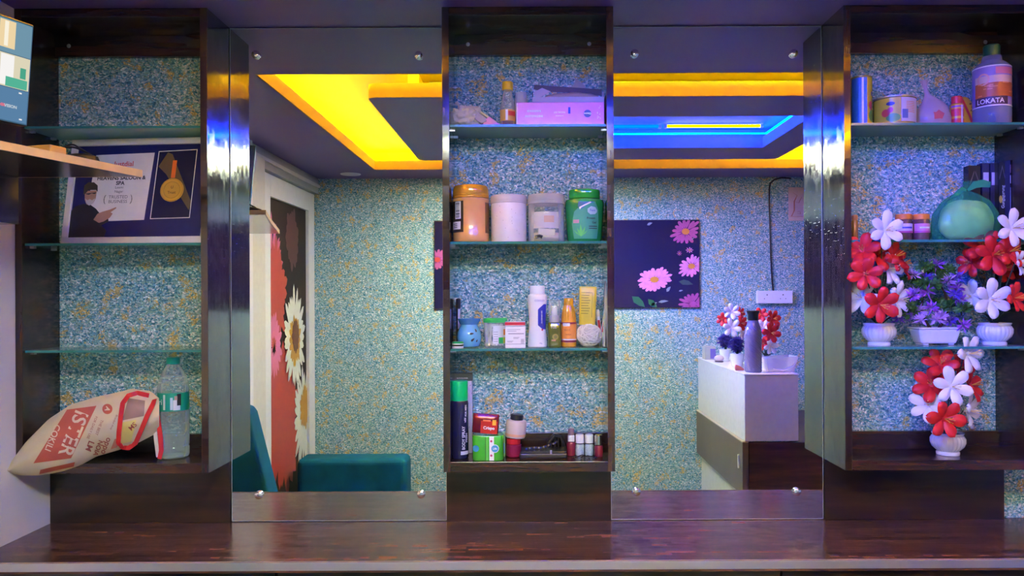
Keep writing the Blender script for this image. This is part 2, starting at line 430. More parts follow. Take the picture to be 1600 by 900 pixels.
isl = link('ceiling_slab', ring_plate(rrect(IX0, IX1, IY0, IY1, .035), (BX0-.003, BX1+.003, BY0-.003, BY1+.003), ZC, ZC+LIP), M_PURPLE, ceil_o)
# its edge board takes the same dimmed orange glow tint as the tray edge
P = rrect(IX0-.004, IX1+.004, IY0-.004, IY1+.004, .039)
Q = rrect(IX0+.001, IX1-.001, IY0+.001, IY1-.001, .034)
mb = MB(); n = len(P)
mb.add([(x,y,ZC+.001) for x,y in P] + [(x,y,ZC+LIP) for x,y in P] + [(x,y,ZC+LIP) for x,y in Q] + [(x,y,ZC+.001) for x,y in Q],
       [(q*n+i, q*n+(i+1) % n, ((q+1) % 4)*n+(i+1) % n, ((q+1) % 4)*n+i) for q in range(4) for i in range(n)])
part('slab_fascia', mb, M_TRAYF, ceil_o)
part('slab_core', MB().box(IX0+.14, BX0-.14, IY0+.14, IY1-.14, ZC+LIP, TT).box(BX1+.12, IX1-.10, IY0+.14, IY1-.14, ZC+LIP, TT), M_WHITEP, ceil_o)
part('recess_fascia', fascia(MB(), (BX0, BX1, BY0, BY1), ZC, ZC+LIP), M_RECP, ceil_o)
rc = MB().box(BX0-.11, BX1+.11, BY0-.11, BY1+.11, ZC+.118, ZC+.128)
ring(rc, (BX0-.115, BX1+.115, BY0-.115, BY1+.115), (BX0-.105, BX1+.105, BY0-.105, BY1+.105), ZC+LIP, ZC+.12)
part('recess_top', rc, M_RECP, ceil_o)
M_LY = glow('yellow_led_light', *YELLOW); M_LB = glow('blue_led_light', *BLUE)
# LED strips lie in the troughs behind the lips
def strips(name, label, cat, r, off, z, m, w=.012, sides=(0,1,2,3)):
    x0,x1,y0,y1 = r; x0-=off; x1+=off; y0-=off; y1+=off
    t = thing(name, label, cat, ((x0+x1)/2, y0, z))
    Q4 = ((x0,x1,y0,y0+w), (x0,x1,y1-w,y1), (x0,x0+w,y0,y1), (x1-w,x1,y0,y1))
    for q in [Q4[k] for k in sides]:
        o = part('light_strip', MB().box(*q, z, z+.004), m, None); o.parent = t; o.matrix_parent_inverse = Matrix.Translation(t.location).inverted()
    return t
strips('yellow_cove_light', 'yellow light strip running round the outer ceiling tray', 'light', (TX0, TX1, TY0, TY1), .075, ZC+LIP+.001, M_LY)
strips('blue_cove_light', 'bright blue light strip along the left lip of the ceiling recess', 'light', (BX0, BX1, BY0, BY1), .035, ZC+.080, M_LB, sides=(2,))
strips('blue_cove_light', 'dimmer blue light strip round the other three sides of the ceiling recess', 'light', (BX0, BX1, BY0, BY1), .035, ZC+.080, glow('dim_blue_led_light', (0.0, .03, 1.0), 300.0), sides=(0,1,3))
# tube lamps at the far side of the blue recess
M_TY = glow('warm_tube_light', (1.0, .86, .0), 2.4); M_TC = glow('cyan_tube_light', (.0, .30, 1.0), 1.2)
for x0, x1, m, lab in ((.72, 1.22, M_TY, 'warm yellow tube lamp glowing inside the blue ceiling recess'), (.27, .68, M_TC, 'pale cyan tube lamp glowing inside the blue ceiling recess')):
    t = thing('tube_lamp', lab, 'lamp', (x0, BY0+.10, ZC+.095))
    part('tube', MB().tube([(0,0,0), (x1-x0,0,0)], .009, 10), m, t)
    for xx in (-.012, x1-x0-.002): part('end_cap', MB().box(xx, xx+.014, -.011, .011, -.011, .011), M_WHITE, t)
t = thing('added_panel_light', 'unseen flat white light panel added under the rear of the ceiling slab', 'lamp', (-.04, -2.07, ZC))  # assumed source, added for the white room light; middle cabinet hides it
part('frame', ring(MB(), (-.43,.43,-.155,.155), (-.415,.415,-.14,.14), -.012, 0), M_WHITE, t)
part('diffuser', MB().box(-.415, .415, -.14, .14, -.009, -.001), glow('panel_glow', *PANEL), t)
# round recessed downlight, switched off
t = thing('downlight', 'round unlit downlight disc set flush in the purple ceiling', 'lamp', (-1.22, -2.55, ZC))
t.location = (mx(552, 2.80-.0)*1.0, -2.74, ZC)
part('rim', MB().lathe([(.062,-.004),(.066,-.002),(.066,.002),(.05,.002)], 28), M_WHITE, t)
part('diffuser', MB().lathe([(.052,-.0055),(.052,-.002)], 28), mat('frosted_diffuser', (.7,.66,.68), .4, vary=.02), t)

# ================================================================== WORKTOP AND CABINETS
WX1 = 2.1
wt = thing('worktop', 'long dark walnut worktop with embossed blocks and pale metal edging', 'worktop', (0, 0, ZTOP))
part('top_board', MB().box(XL+.001, WX1, -.345, YF-.001, -.028, 0), M_WOODT, wt)
part('edge_strip', MB().box(XL+.001, WX1, -.3475, -.345, -.022, -.002), mat('aluminium_edging', (.55,.53,.56), .35, .7, vary=.1, scale=8), wt)
part('edge_lip', MB().box(XL+.001, WX1, -.3468, -.3452, -.002, .0012), mat('worn_edge', (.30,.22,.20), .4, vary=.4, scale=25), wt)
cuts = [XL+.004, mx(430, -.325), mx(1219, -.325), WX1]
for k in range(3):
    labs = ('walnut base cabinet under the worktop beside the white left wall', 'walnut base cabinet in the middle under the worktop', 'walnut base cabinet under the right end of the worktop')
    t = thing('base_cabinet', labs[k], 'cabinet', ((cuts[k]+cuts[k+1])/2, 0, 0))
    w = (cuts[k+1]-cuts[k])/2
    part('body', MB().box(-w+.001, w-.001, -.305, .008, .06, ZTOP-.0285), M_WOOD, t)
    part('door', MB().box(-w+.003, w-.003, -.325, -.306, .08, ZTOP-.032), M_WOODP, t, .0015)
    part('plinth', MB().box(-w+.001, w-.001, -.27, 0, .0, .059), M_BLACK, t)

YC = -.158
Z0, Z1 = 1.030, ZC-.001
def cabinet(label, x0, x1, shelves, left_m, right_m):
    t = thing('wall_cabinet', label, 'cabinet', ((x0+x1)/2, 0, Z0))
    def P(name, a, m, bev=.0008):
        X0,X1,Y0,Y1,A,B = a; cx = (x0+x1)/2
        return part(name, MB().box(X0-cx, X1-cx, Y0, Y1, A-Z0, B-Z0), m, t, bev)
    th = .0195
    P('side_panel', (x0, x0+th, YC, YF-.0005, Z0, Z1), left_m); P('side_panel', (x1-th, x1, YC, YF-.0005, Z0, Z1), right_m)
    P('top_panel', (x0+th, x1-th, YC, YF-.0005, Z1-.024, Z1), M_WOODX)
    P('bottom_panel', (x0+th, x1-th, YC, YF-.0005, Z0, Z0+.028), M_WOODX)
    P('back_rail', (x0+th, x1-th, -.006, YF-.0005, 2.2295, Z1-.024), M_WOODX)
    P('back_rail', (x0+th, x1-th, -.006, YF-.0005, Z0+.028, 1.111), M_WOODX)
    for zz in shelves:
        s = P('glass_shelf', (x0+th+.001, x1-th-.001, -.146, YF-.002, zz-.0065, zz), M_SHELFGLASS, 0)
        s['label'] = 'clear glass shelf'
        cx = (x0+x1)/2
        part('front_edge', MB().box(x0+th+.001-cx, x1-th-.001-cx, -.1475, -.146, zz-.0065-Z0, zz-Z0), M_SHELFEDGE, s)
        for xx in (x0+th, x1-th-.012):
            for yy in (-.125, -.03):
                part('shelf_pin', MB().box(xx-cx, xx+.012-cx, yy, yy+.01, zz-.013-Z0, zz-.0068-Z0), M_STEEL, s)
    for xx in (x0+.06, x1-.055):
        part('screw', MB().lathe([(.006,0),(.0055,.0012),(.003,.002)], 14), M_STEEL, t, loc=(xx-(x0+x1)/2, -.006, 2.262-Z0), rot=(PI/2,0,0))
    return t
SH = [1.993, 1.668, 1.3705]
LX0, LX1 = XL+.001, -.893
CX0, CX1 = -.2442, .2300
RX0, RX1 = .866, 1.403
cabinet('open walnut cabinet at the left holding the award frame and carry bag', LX0, LX1, SH, M_WOOD, M_WOODS)
cabinet('open walnut cabinet between the two mirrors crowded with jars', CX0, CX1, SH, M_WOODS, M_WOODS)
cabinet('open walnut cabinet at the right holding the flower pots', RX0, RX1, SH, M_WOODS, M_WOOD)
for x0, x1, lab in ((XL+.001, -.8945, 'dark walnut back panel below the left cabinet'), (-.2527, .2337, 'dark walnut back panel below the jar cabinet'), (.8675, 1.397, 'dark walnut back panel below the flower cabinet')):
    o = part('back_panel', MB().box(x0, x1, -.0075, YF-.0005, ZTOP+.0006, Z0-.0006), M_WOODP, None); tag(o, lab, 'panel')

# mirrors on chrome studs
m_mir, N, L, b = new_mat('mirror_silver'); b.inputs['Base Color'].default_value = (.86,.89,.88,1); b.inputs['Metallic'].default_value = 1; b.inputs['Roughness'].default_value = .0
M_MIRE = mat('polished_glass_edge', (.55,.60,.60), .2, vary=.1, spec=.8)
def mirror(label, x0, x1, bolts):
    z0, z1 = ZTOP+.002, ZC-.003
    t = thing('wall_mirror', label, 'mirror', ((x0+x1)/2, 0, z0)); cx = (x0+x1)/2
    part('mirror_glass', MB().box(x0+.0012-cx, x1-.0012-cx, 0, .006, .0012, z1-z0-.0012), m_mir, t)
    part('glass_edge', ring(MB(), (0,0,0,0), (0,0,0,0), 0, 0).__class__().box(x0-cx, x0+.0012-cx, -.0003, .006, 0, z1-z0).box(x1-.0012-cx, x1-cx, -.0003, .006, 0, z1-z0)
         .box(x0-cx, x1-cx, -.0003, .006, 0, .0012).box(x0-cx, x1-cx, -.0003, .006, z1-z0-.0012, z1-z0), M_MIRE, t)
    for px, py in bolts:
        part('stud', MB().lathe([(.0075,0),(.0115,.001),(.0122,.004),(.0115,.008),(.008,.0105),(.003,.0112)], 20), M_CHROME, t,
             loc=(mx(px, 0)-cx, -.0003, mz(px, py, 0)-z0), rot=(PI/2,0,0))
mirror('tall frameless mirror reflecting the blue sofa', -.8915, -.2535, [(402,86),(656,87),(404,773),(657,772)])
mirror('tall frameless mirror reflecting the white reception desk', .2345, .8645, [(993,84),(1241,84),(993,768),(1243,768)])
# ================================================================== SHARED SHAPES
def colour(name, c, rough=.4, **k): return mat(name, c, rough, **k)
def bev_box(name, x0, x1, y0, y1, z0, z1, m, parent, bev=.0015, rot=(0,0,0), loc=(0,0,0), label=None):
    return part(name, MB().box(x0, x1, y0, y1, z0, z1), m, parent, bev, loc, rot, label=label)
def disc(mb, x, z, r, y, t=.0006, n=20):
    return mb.prism([(x+r*math.cos(2*PI*k/n), z+r*math.sin(2*PI*k/n)) for k in range(n)], y-t, y+t)
def rough_blob(nu, nv, fn, seed, amp, freq=9.0):
    # closed lumpy skin: fn(u, v) gives the smooth point, folds are added along the normal from the centre
    from mathutils import noise
    mb = MB(); vs = []
    c = Vector((0,0,0)); pts = []
    for j in range(nv+1):
        for i in range(nu): pts.append(Vector(fn(i/nu, j/nv)))
    c = sum(pts, Vector())/len(pts)
    for p in pts:
        d = (p-c); l = d.length or 1e-6
        q = noise.noise(p*freq*10 + Vector((seed, seed*1.7, 0))) + .5*abs(noise.noise(p*freq*24 + Vector((seed*2.1, 0, seed))))
        vs.append(p + d/l*q*amp)
    fs = [(j*nu+i, j*nu+(i+1) % nu, (j+1)*nu+(i+1) % nu, (j+1)*nu+i) for j in range(nv) for i in range(nu)]
    mb.add(vs, fs, True); return mb
def zone(px, y, shelf): return (mx(px, y), y, shelf)
S1, S2, S3, S4 = SH[0]+.0004, SH[1]+.0004, SH[2]+.0004, Z0+.0285

C = colour
M_GREEN = C('green_plastic', (.02,.40,.10), .35)
M_RED = C('red_plastic', (.60,.03,.05), .3)
M_YELL = C('yellow_plastic', (.85,.55,.02), .35)
M_NAVY = C('navy_lacquer', (.012,.014,.055), .25)
M_ORANGE = C('orange_plastic', (.85,.25,.03), .35)
M_CREAM = C('cream_film', (.62,.56,.44), .45)
M_PINK = C('pink_card', (.80,.30,.50), .4)
M_GREY = C('grey_card', (.36,.34,.38), .5)
M_MAROON = C('maroon_lacquer', (.16,.012,.035), .15, coat=.5)
M_DBROWN = C('dark_brown_label', (.035,.02,.012), .4)
M_BLUEP = C('blue_print', (.02,.04,.45), .4)

# ================================================================== MIDDLE CABINET, TOP GLASS SHELF
y = -.085
t = thing('crumpled_plastic_bag', 'crumpled cream plastic bag on the top shelf at far left of the pink carton', 'bag', (mx(727, y), y, S1))
def fn(u, v):
    a = 2*PI*u; r = math.sin(PI*min(max(v,.001),.999))**.6
    return (.047*r*math.cos(a), .04*r*math.sin(a), .026 - .026*math.cos(PI*v) + (.012*r*math.cos(a+.6) if v > .3 else 0))
part('film', rough_blob(64, 40, fn, 3.1, .012, 11.0), M_CREAM, t, loc=(0,0,.004), sharp=60)
part('tied_end', MB().tube([(-.012,-.01,.05),(-.016,-.012,.066),(-.022,-.01,.074)], [.006,.003,.006], 8), C('beige_film', (.5,.42,.32), .5), t)

t = thing('torn_carton', 'torn little carton lying open, grey flap and pink front, beside the oil bottle', 'carton', (mx(764, -.11), -.11, S1))
part('front_panel', MB().prism([(-.018,.001),(.046,.001),(.026,.012),(.004,.030),(-.008,.022)], -.004, .03), M_PINK, t, .001)
part('flap', MB().prism([(-.052,.040),(-.046,.056),(-.010,.028),(-.004,.016),(-.018,.010),(-.030,.016)], -.006, .028), M_GREY, t, .001)
part('yellow_edge', MB().prism([(-.046,.058),(-.043,.062),(.022,.018),(.018,.014)], .004, .018), C('pale_yellow_card', (.80,.70,.30), .45), t)

y = -.085
t = thing('oil_bottle', 'small clear oil bottle with yellow screw cap and red label', 'bottle', (mx(794.5, y), y, S1))
r = ml(11.8, y)
part('glass_body', MB().lathe([(r*.9,0),(r,.003),(r,.055),(r*.97,.062),(r*.86,.075),(r*.6,.100),(r*.55,.104),(r*.55,.112)], 26), M_CLEAR, t)
part('oil', MB().lathe([(r*.86,.003),(r*.94,.006),(r*.94,.026)], 24), C('dark_amber_oil', (.10,.02,.01), .1), t)
part('label', MB().wrap(r*1.01, .020, .052, -1.5, 1.5, 18), C('ochre_label', (.70,.42,.10), .4), t)
part('badge', MB().wrap(r*1.035, .034, .047, .1, 1.2, 10), C('red_label', (.65,.06,.05), .4), t)
part('white_band', MB().wrap(r*1.04, .021, .051, -.25, .05, 6), M_PRINTW, t)
part('cap', MB().lathe([(r*.66,.1105),(r*.70,.112),(r*.72,.116),(r*.70,.1165),(r*.72,.118),(r*.72,.131),(r*.64,.134),(r*.2,.1345)], 28, flute=28, fa=.012), M_YELL, t)

y = -.05
t = thing('clear_cup', 'small clear crushed plastic cup behind the oil bottle', 'cup', (mx(815, y), y, S1))
def fn(u, v):
    a = 2*PI*u; r = .022 - .006*v
    return (r*math.cos(a), r*math.sin(a), .11*v)
part('wall', rough_blob(26, 10, fn, 9.0, .004, 4.0), M_FILM, t)

# pink carton, lying upside down so its print is inverted
yf = -.132
x0, x1 = mx(808, yf), mx(947, yf)-.003
t = thing('pink_carton', 'long pink carton lying upside down under the open grey box', 'carton', ((x0+x1)/2, yf, S1))
w = (x1-x0)/2; hc = ml(36, yf)
M_PINKC = C('gloss_pink_card', (.74,.20,.42), .25, coat=.4)
part('box', MB().box(-w, w, 0, .092, .0, hc), M_PINKC, t, .0012)
part('end_fold', MB().box(-w-.0006, -w+.004, -.0006, .09, .004, hc-.002), C('pale_pink_fold', (.85,.60,.66), .4), t)
bd = MB(); disc(bd, w*.62, hc*.50, .0105, -.0008, n=28)
part('round_badge', bd, C('blue_badge', (.02,.04,.22), .3), t)
lettering('Ozone', .0072, M_PRINTW, t, (w*.62, -.0018, hc*.5), PI, bold=.0002)
lettering('INSTAGLOW', .0086, M_PRINTW, t, (-w*.60, -.0012, hc*.40), PI, bold=.0003)
lettering('RADIANCE', .0078, M_PRINTW, t, (-w*.60, -.0012, hc*.62), PI, bold=.0003)
lettering('FACIAL KIT', .0064, M_PRINTW, t, (-w*.02, -.0012, hc*.56), PI)
lettering('professional', .0044, M_PRINTW, t, (-w*.02, -.0012, hc*.40), PI)
part('blue_tab', MB().box(w*.18, w*.23, -.0012, 0, hc*.5, hc*.78), M_BLUEP, t)
dots = MB()
for k in range(9): disc(dots, w*(.84+.11*random.random()), hc*(.25+.6*random.random()), .0009, -.0006, n=8)
part('dot_print', dots, M_PRINTW, t)
# open grey carton on top
t = thing('open_grey_box', 'grey carton with its dark lid flaps open on top of the pink carton', 'box', (mx(889, -.12), -.12, S1+hc+.0006))
M_DARKC = C('black_card', (.018,.016,.018), .45)
w2 = ml(56, -.12); 
part('front_wall', MB().box(-w2, w2, -.001, .001, 0, .017), M_GREY, t)
part('back_wall', MB().box(-w2+.004, w2-.002, .07, .072, 0, .034), M_DARKC, t)
part('side_wall', MB().prism([(-w2,0),(-w2+.002,0),(-w2+.002,.03),(-w2,.03)], .001, .07), M_DARKC, t)
part('side_wall', MB().prism([(w2-.002,0),(w2,0),(w2,.028),(w2-.002,.028)], .001, .07), M_GREY, t)
part('base', MB().box(-w2+.002, w2-.002, .001, .07, 0, .002), M_GREY, t)
part('raised_flap', MB().prism([(-w2+.004,.048),(-w2+.006,.060),(w2-.003,.046),(w2-.003,.028),(w2-.02,.030),(0,.038),(-w2+.03,.040)], .030, .032), M_DARKC, t, label='black raised flap')
part('folded_flap', MB().prism([(-w2+.010,.018),(-w2+.004,.034),(-w2+.028,.046),(-w2+.052,.036),(-w2+.020,.018)], .012, .014), M_GREY, t)
def fn(u, v):
    a = 2*PI*u; r = math.sin(PI*min(max(v,.001),.999))
    return (.078*r*math.cos(a), .02*r*math.sin(a), .015-.013*math.cos(PI*v))
part('crumpled_lining', rough_blob(30, 12, fn, 5.5, .004, 5.0), C('kraft_paper', (.30,.24,.18), .6), t, loc=(.012,.022,.006))
t = thing('clear_plastic_bag', 'clear crumpled plastic bag heaped behind the open grey box', 'bag', (mx(900, -.018), -.018, S1))
def fn(u, v):
    a = 2*PI*u; r = math.sin(PI*min(max(v,.001),.999))**.7
    return (.062*r*math.cos(a)*(1-.35*v), .008*r*math.sin(a), .155*v + .01*math.cos(a)*v)
part('film', rough_blob(34, 18, fn, 2.2, .004, 4.0), M_FILM, t, loc=(0,0,.001))

# ================================================================== MIDDLE CABINET, SECOND GLASS SHELF
y = -.083
def tub(name, label, px0, px1, ytop, prof, m, lidprof=None, lidm=None, power=2.0, sy=1.0):
    r = ml((px1-px0)/2, y); h = ml(378-ytop, y)
    t = thing(name, label, 'jar', (mx((px0+px1)/2, y), y, S2))
    part('body', MB().lathe([(a*r, b*h) for a, b in prof], 40, sy=sy, power=power), m, t)
    if lidprof: part('lid', MB().lathe([(a*r, b*h) for a, b in lidprof], 40, sy=sy, power=power), lidm, t)
    return t, r, h
M_GOLDJ = C('golden_peach_plastic', (.78,.38,.10), .28, coat=.5)
M_GOLDL = C('golden_lid', (.80,.38,.03), .18, metal=.35, coat=.6)
t, r, h = tub('cream_jar', 'golden jar with barcode label at the left end of its shelf', 707.5, 765.5, 289,
    [(.82,0),(.93,.015),(.97,.05),(.985,.14),(.97,.155),(.97,.72),(.985,.735),(.985,.76),(.9,.77)], M_GOLDJ,
    [(.90,.765),(.985,.775),(.985,.80),(.965,.806),(.98,.815),(.98,.84),(.965,.846),(.975,.855),(.96,.93),(.90,.985),(.82,1.0),(.3,1.0)], M_GOLDL)
part('label', MB().wrap(r*.978, h*.17, h*.71, -2.3, -.35, 20), M_DBROWN, t, label='dark brown label')
part('label', MB().wrap(r*.978, h*.16, h*.69, .95, 2.2, 16), C('bronze_label', (.25,.11,.03), .35), t)
part('barcode_patch', MB().wrap(r*.986, h*.40, h*.70, -.92, -.50, 8), M_PRINTW, t)
bars = MB()
for k in range(11):
    z = h*(.425+.025*k); bars.wrap(r*.992, z, z+h*(.006+.012*random.random()), -.86, -.58, 4)
part('barcode', bars, M_PRINTK, t)
part('batch_sticker', MB().wrap(r*.986, h*.22, h*.355, -1.22, -.52, 8), M_PRINTW, t)
lines = MB()
for k in range(3): lines.wrap(r*.992, h*(.25+.03*k), h*(.26+.03*k), -1.1, -.75, 4)
part('sticker_print', lines, M_PRINTK, t)

M_MILK = C('milky_tub', (.80,.72,.70), .3, sss=.0, vary=.06, scale=70)
t, r, h = tub('powder_tub', 'milky white tub full of pale powder beside the golden jar', 767, 824, 305,
    [(.94,0),(.97,.02),(.97,.80),(.95,.82),(.95,.83)], M_MILK,
    [(.95,.825),(1.0,.83),(1.0,.86),(.985,.865),(1.0,.875),(.995,.975),(.95,1.0),(.3,1.0)], C('translucent_lid', (.62,.56,.54), .22))
sp = MB()
for k in range(16):
    a = -1.2+2.4*random.random(); z = h*(.06+.7*random.random()); sp.wrap(r*.973, z, z+.0014, a, a+.03, 1)
part('powder_specks', sp, C('brown_specks', (.30,.20,.16), .6), t)

t, r, h = tub('clear_tub', 'clear plastic tub with a few cream cakes at its bottom', 825, 883, 304,
    [(.94,0),(.97,.02),(.97,.78),(.95,.80)], M_CLEAR,
    [(.95,.80),(1.0,.805),(1.0,.84),(.985,.845),(1.0,.855),(.995,.975),(.95,1.0),(.3,1.0)], clear_mat('cloudy_lid', (.72,.68,.62), .55, .2))
def fn(u, v):
    a = 2*PI*u; rr = .9*r*math.sin(PI*min(max(v,.001),.999))**.5
    return (rr*math.cos(a), rr*math.sin(a), h*.10*(1-math.cos(PI*v)))
part('cream_pieces', rough_blob(30, 10, fn, 4.4, .004, 3.0), C('cream_cake', (.78,.62,.38), .6), t, loc=(0,0,.002))
part('paper_slip', MB().wrap(r*.90, h*.28, h*.62, -1.1, 1.0, 14), C('pale_slip', (.75,.66,.60), .5), t)
part('slip_mark', MB().wrap(r*.915, h*.40, h*.54, -.15, .45, 6), C('peach_mark', (.75,.42,.22), .5), t)
part('foil_piece', MB().box(-.026, .022, -r*.86, -r*.78, h*.13, h*.27), C('cream_card', (.80,.70,.50), .4), t, .002, rot=(0,.08,0))
part('dark_scrap', MB().tube([(-.030,-.035,h*.10),(-.020,-.044,h*.12),(-.012,-.046,h*.09)], .005, 6), M_BLACK, t)

M_GJAR = C('green_gel_jar', (.012,.22,.06), .2, coat=.6)
t, r, h = tub('gel_jar', 'green gel jar with rounded shoulders and leaf label at the right end of its shelf', 883, 944, 295,
    [(.80,0),(.86,.02),(.90,.10),(.965,.45),(1.0,.68),(1.0,.74),(.95,.79),(.80,.815),(.70,.82)], M_GJAR,
    [(.70,.815),(.78,.82),(.80,.83),(.80,.94),(.77,.98),(.6,1.0),(.2,1.0)], C('green_lid', (.02,.36,.04), .14, coat=.6), sy=.8)
def jr(z): 
    q = z/h
    P = [(0,.86),(.10,.905),(.45,.968),(.68,1.0),(.74,1.0)]
    for (a, b), (c, d) in zip(P, P[1:]):
        if q <= c: return r*(b+(d-b)*(q-a)/(c-a))
    return r
def jfn(off=.0008):
    def f(x, z):
        R = jr(z)+off; a = x/R
        return (R*math.sin(a), -R*math.cos(a)*.8, z)
    return f
def jar_shape(outline, mm, name, off=.001):
    # label area laid over the jar: fan of a fine outline
    vs, fs = [], []
    f = jfn(off); zs = [p[1] for p in outline]; n = 22; m = 14
    mb = MB()
    def width(z):
        xs = []
        for (xa, za), (xb, zb) in zip(outline, outline[1:]+outline[:1]):
            if (za-z)*(zb-z) <= 0 and za != zb: xs.append(xa+(xb-xa)*(z-za)/(zb-za))
        return (min(xs), max(xs)) if xs else (0, 0)
    z0, z1 = min(zs), max(zs)
    def g(u, v):
        z = z0+(z1-z0)*min(max(v,.002),.998); a, b = width(z); return f(a+(b-a)*u, z)
    mb.grid(g, m, n); return part(name, mb, mm, t)
k = ml(1, y-.04)*1.0
jar_shape([(-.034,.008),(-.041,.05),(-.033,.085),(-.006,.106),(.030,.112),(.040,.09),(.042,.05),(.036,.008)], C('teal_green_label', (.05,.34,.20), .3), 'label')
jar_shape([(-.010,.092),(.010,.108),(.030,.112),(.012,.112),(-.020,.112),(-.022,.098)], C('blue_flash', (.02,.12,.35), .3), 'flash_print', .0016)
jar_shape([(-.016,.090),(-.010,.096),(.018,.1095),(.014,.1120),(-.018,.0965)], M_PRINTW, 'swoosh_print', .0022)
jar_shape([(.036+.0*0, .088),(.030,.0965),(.016,.099),(.006,.092),(.006,.083),(.014,.076),(.028,.0765),(.035,.082)], C('silver_oval', (.45,.62,.60), .3), 'oval_badge', .0018)
lettering('Fem', .010, M_BLUEP, t, fn=lambda x, z: jfn(.0026)(x+.021, z+.0875))
lettering('Protein', .0088, M_PRINTK, t, fn=lambda x, z: jfn(.0026)(x+.017, z+.0655), bold=.0002)
lettering('Gel', .0092, M_PRINTK, t, fn=lambda x, z: jfn(.0026)(x+.026, z+.0535), bold=.0002)
for zz in (.042, .036): jar_shape([(.010,zz),(.036,zz),(.036,zz+.0022),(.010,zz+.0022)], M_PRINTK, 'small_print', .0018)
jar_shape([(-.036,.052),(-.018,.052),(-.018,.062),(-.036,.062)], C('rose_print', (.55,.28,.30), .4), 'panel_print', .0018)
for a, l in ((-.9,.030),(-.45,.026),(-.05,.034),(.4,.030),(.8,.026)):
    c, s_ = math.sin(a), math.cos(a)
    jar_shape([(-.012+0,.014),(-.012+c*l*.5-.004*s_,.014+s_*l*.5),(-.012+c*l,.014+s_*l+.001),(-.012+c*l*.5+.004*s_,.0142+s_*l*.5)], C('leaf_print', (.10,.55,.12), .35), 'leaf_print', .0018)

# ================================================================== MIDDLE CABINET, THIRD GLASS SHELF
y = -.07
t = thing('marker_pen', 'black marker pen standing upright behind the blue oil burner', 'pen', (mx(716, -.03), -.03, S3), rot=(0, 0, 0))
part('barrel', MB().lathe([(.0055,0),(.0065,.002),(.0065,.110)], 14), M_BLACK, t)
part('cap', MB().lathe([(.007,.1102),(.0072,.112),(.0072,.136),(.005,.139)], 14), M_BLACK, t)
part('label', MB().wrap(.0068, .05, .108, -.1, 1.1, 6), C('lilac_label', (.42,.42,.70), .4), t)

M_BURN = C('glazed_blue_ceramic', (.10,.36,.68), .15, coat=.7)
y = -.085; r = ml(19.3, y); h = ml(44.5, y)
t = thing('oil_burner', 'blue ceramic oil burner with teardrop holes and a flared dish', 'burner', (mx(733, y), y, S3))
part('body', MB().lathe([(.62*r,0),(.80*r,.04*h),(.97*r,.22*h),(1.0*r,.36*h),(.95*r,.52*h),(.80*r,.68*h),(.70*r,.75*h),(.68*r,.79*h)], 36), M_BURN, t)
part('dish', MB().lathe([(.68*r,.79*h),(.74*r,.80*h),(.88*r,.92*h),(.93*r,1.0*h),(.88*r,1.0*h),(.6*r,.90*h),(.1*r,.88*h)], 36), C('deep_blue_glaze', (.05,.20,.48), .15, coat=.7), t)
def teardrop(x, z, ang, l):
    mb = MB(); Rr = r*1.0; vs = []
    for q in range(12):
        a = 2*PI*q/12; u = l*math.cos(a); v = l*.42*math.sin(a)*(1 - .55*math.cos(a))
        X = x+u*math.cos(ang)-v*math.sin(ang); Z = z+u*math.sin(ang)+v*math.cos(ang)
        prof = [(.22,.97),(.36,1.0),(.52,.95),(.68,.80),(.75,.70)]
        q_ = Z/h; R = .97*r
        for (A, B), (C_, D) in zip(prof, prof[1:]):
            if A <= q_ <= C_: R = r*(B+(D-B)*(q_-A)/(C_-A))
        R += .0006; a2 = X/R
        vs.append((R*math.sin(a2), -R*math.cos(a2), Z))
    mb.add(vs, [tuple(range(12))]); return part('teardrop_hole', mb, M_PRINTK, t)
teardrop(.010, h*.49, .1, .0065); teardrop(.013, h*.28, .7, .0068); teardrop(.026, h*.24, .9, .0045); teardrop(.022, h*.60, 2.1, .0055)

t = thing('balm_tin', 'tiny round balm tin with green lid in front of the oil burner', 'tin', (mx(715, -.13), -.13, S3))
part('base', MB().lathe([(.0155,0),(.0162,.001),(.0162,.006)], 24), M_WHITE, t)
part('band', MB().lathe([(.0158,.0062),(.0158,.0105)], 24), M_BLACK, t)
part('rim', MB().lathe([(.0164,.0107),(.0164,.0135)], 24), M_WHITE, t)
part('lid', MB().lathe([(.0160,.0137),(.0162,.0165),(.014,.0185),(.004,.019)], 24), M_GREEN, t)

y = -.075; r = ml(18, y); h = ml(45, y)
t = thing('cotton_bud_jar', 'clear jar of white cotton buds with a green lid', 'jar', (mx(773.5, y), y, S3))
part('wall', MB().lathe([(.88*r,0),(.90*r,.004),(1.0*r,.80*h),(.98*r,.84*h)], 32), M_CLEAR, t)
part('lid', MB().lathe([(1.0*r,.84*h),(1.06*r,.85*h),(1.06*r,.97*h),(1.0*r,1.0*h),(.3*r,1.0*h)], 32), M_GREEN, t)
for k in range(26):
    a = 2*PI*k/26*1.0; q = .62*r+.004*(k % 3)
    b = a+.5
    p0 = (q*math.cos(a), q*math.sin(a), .005); p1 = (q*.95*math.cos(b), q*.95*math.sin(b), h*.78)
    o = MB().tube([p0, tuple(p0[i]+(p1[i]-p0[i])*.10 for i in range(3)), tuple(p0[i]+(p1[i]-p0[i])*.14 for i in range(3)), tuple(p0[i]+(p1[i]-p0[i])*.86 for i in range(3)), tuple(p0[i]+(p1[i]-p0[i])*.9 for i in range(3)), p1], [.0028,.0028,.0013,.0013,.0028,.0028], 6)
    part('cotton_bud', o, M_PRINTW, t)
part('label', MB().wrap(r*.985, h*.12, h*.74, -.15, 1.35, 14), C('lilac_white_label', (.78,.78,.82), .4), t)
part('label_orange', MB().wrap(r*.995, h*.42, h*.62, .85, 1.3, 5), M_ORANGE, t)
part('label_green', MB().wrap(r*.995, h*.13, h*.34, .35, .8, 5), M_GREEN, t)
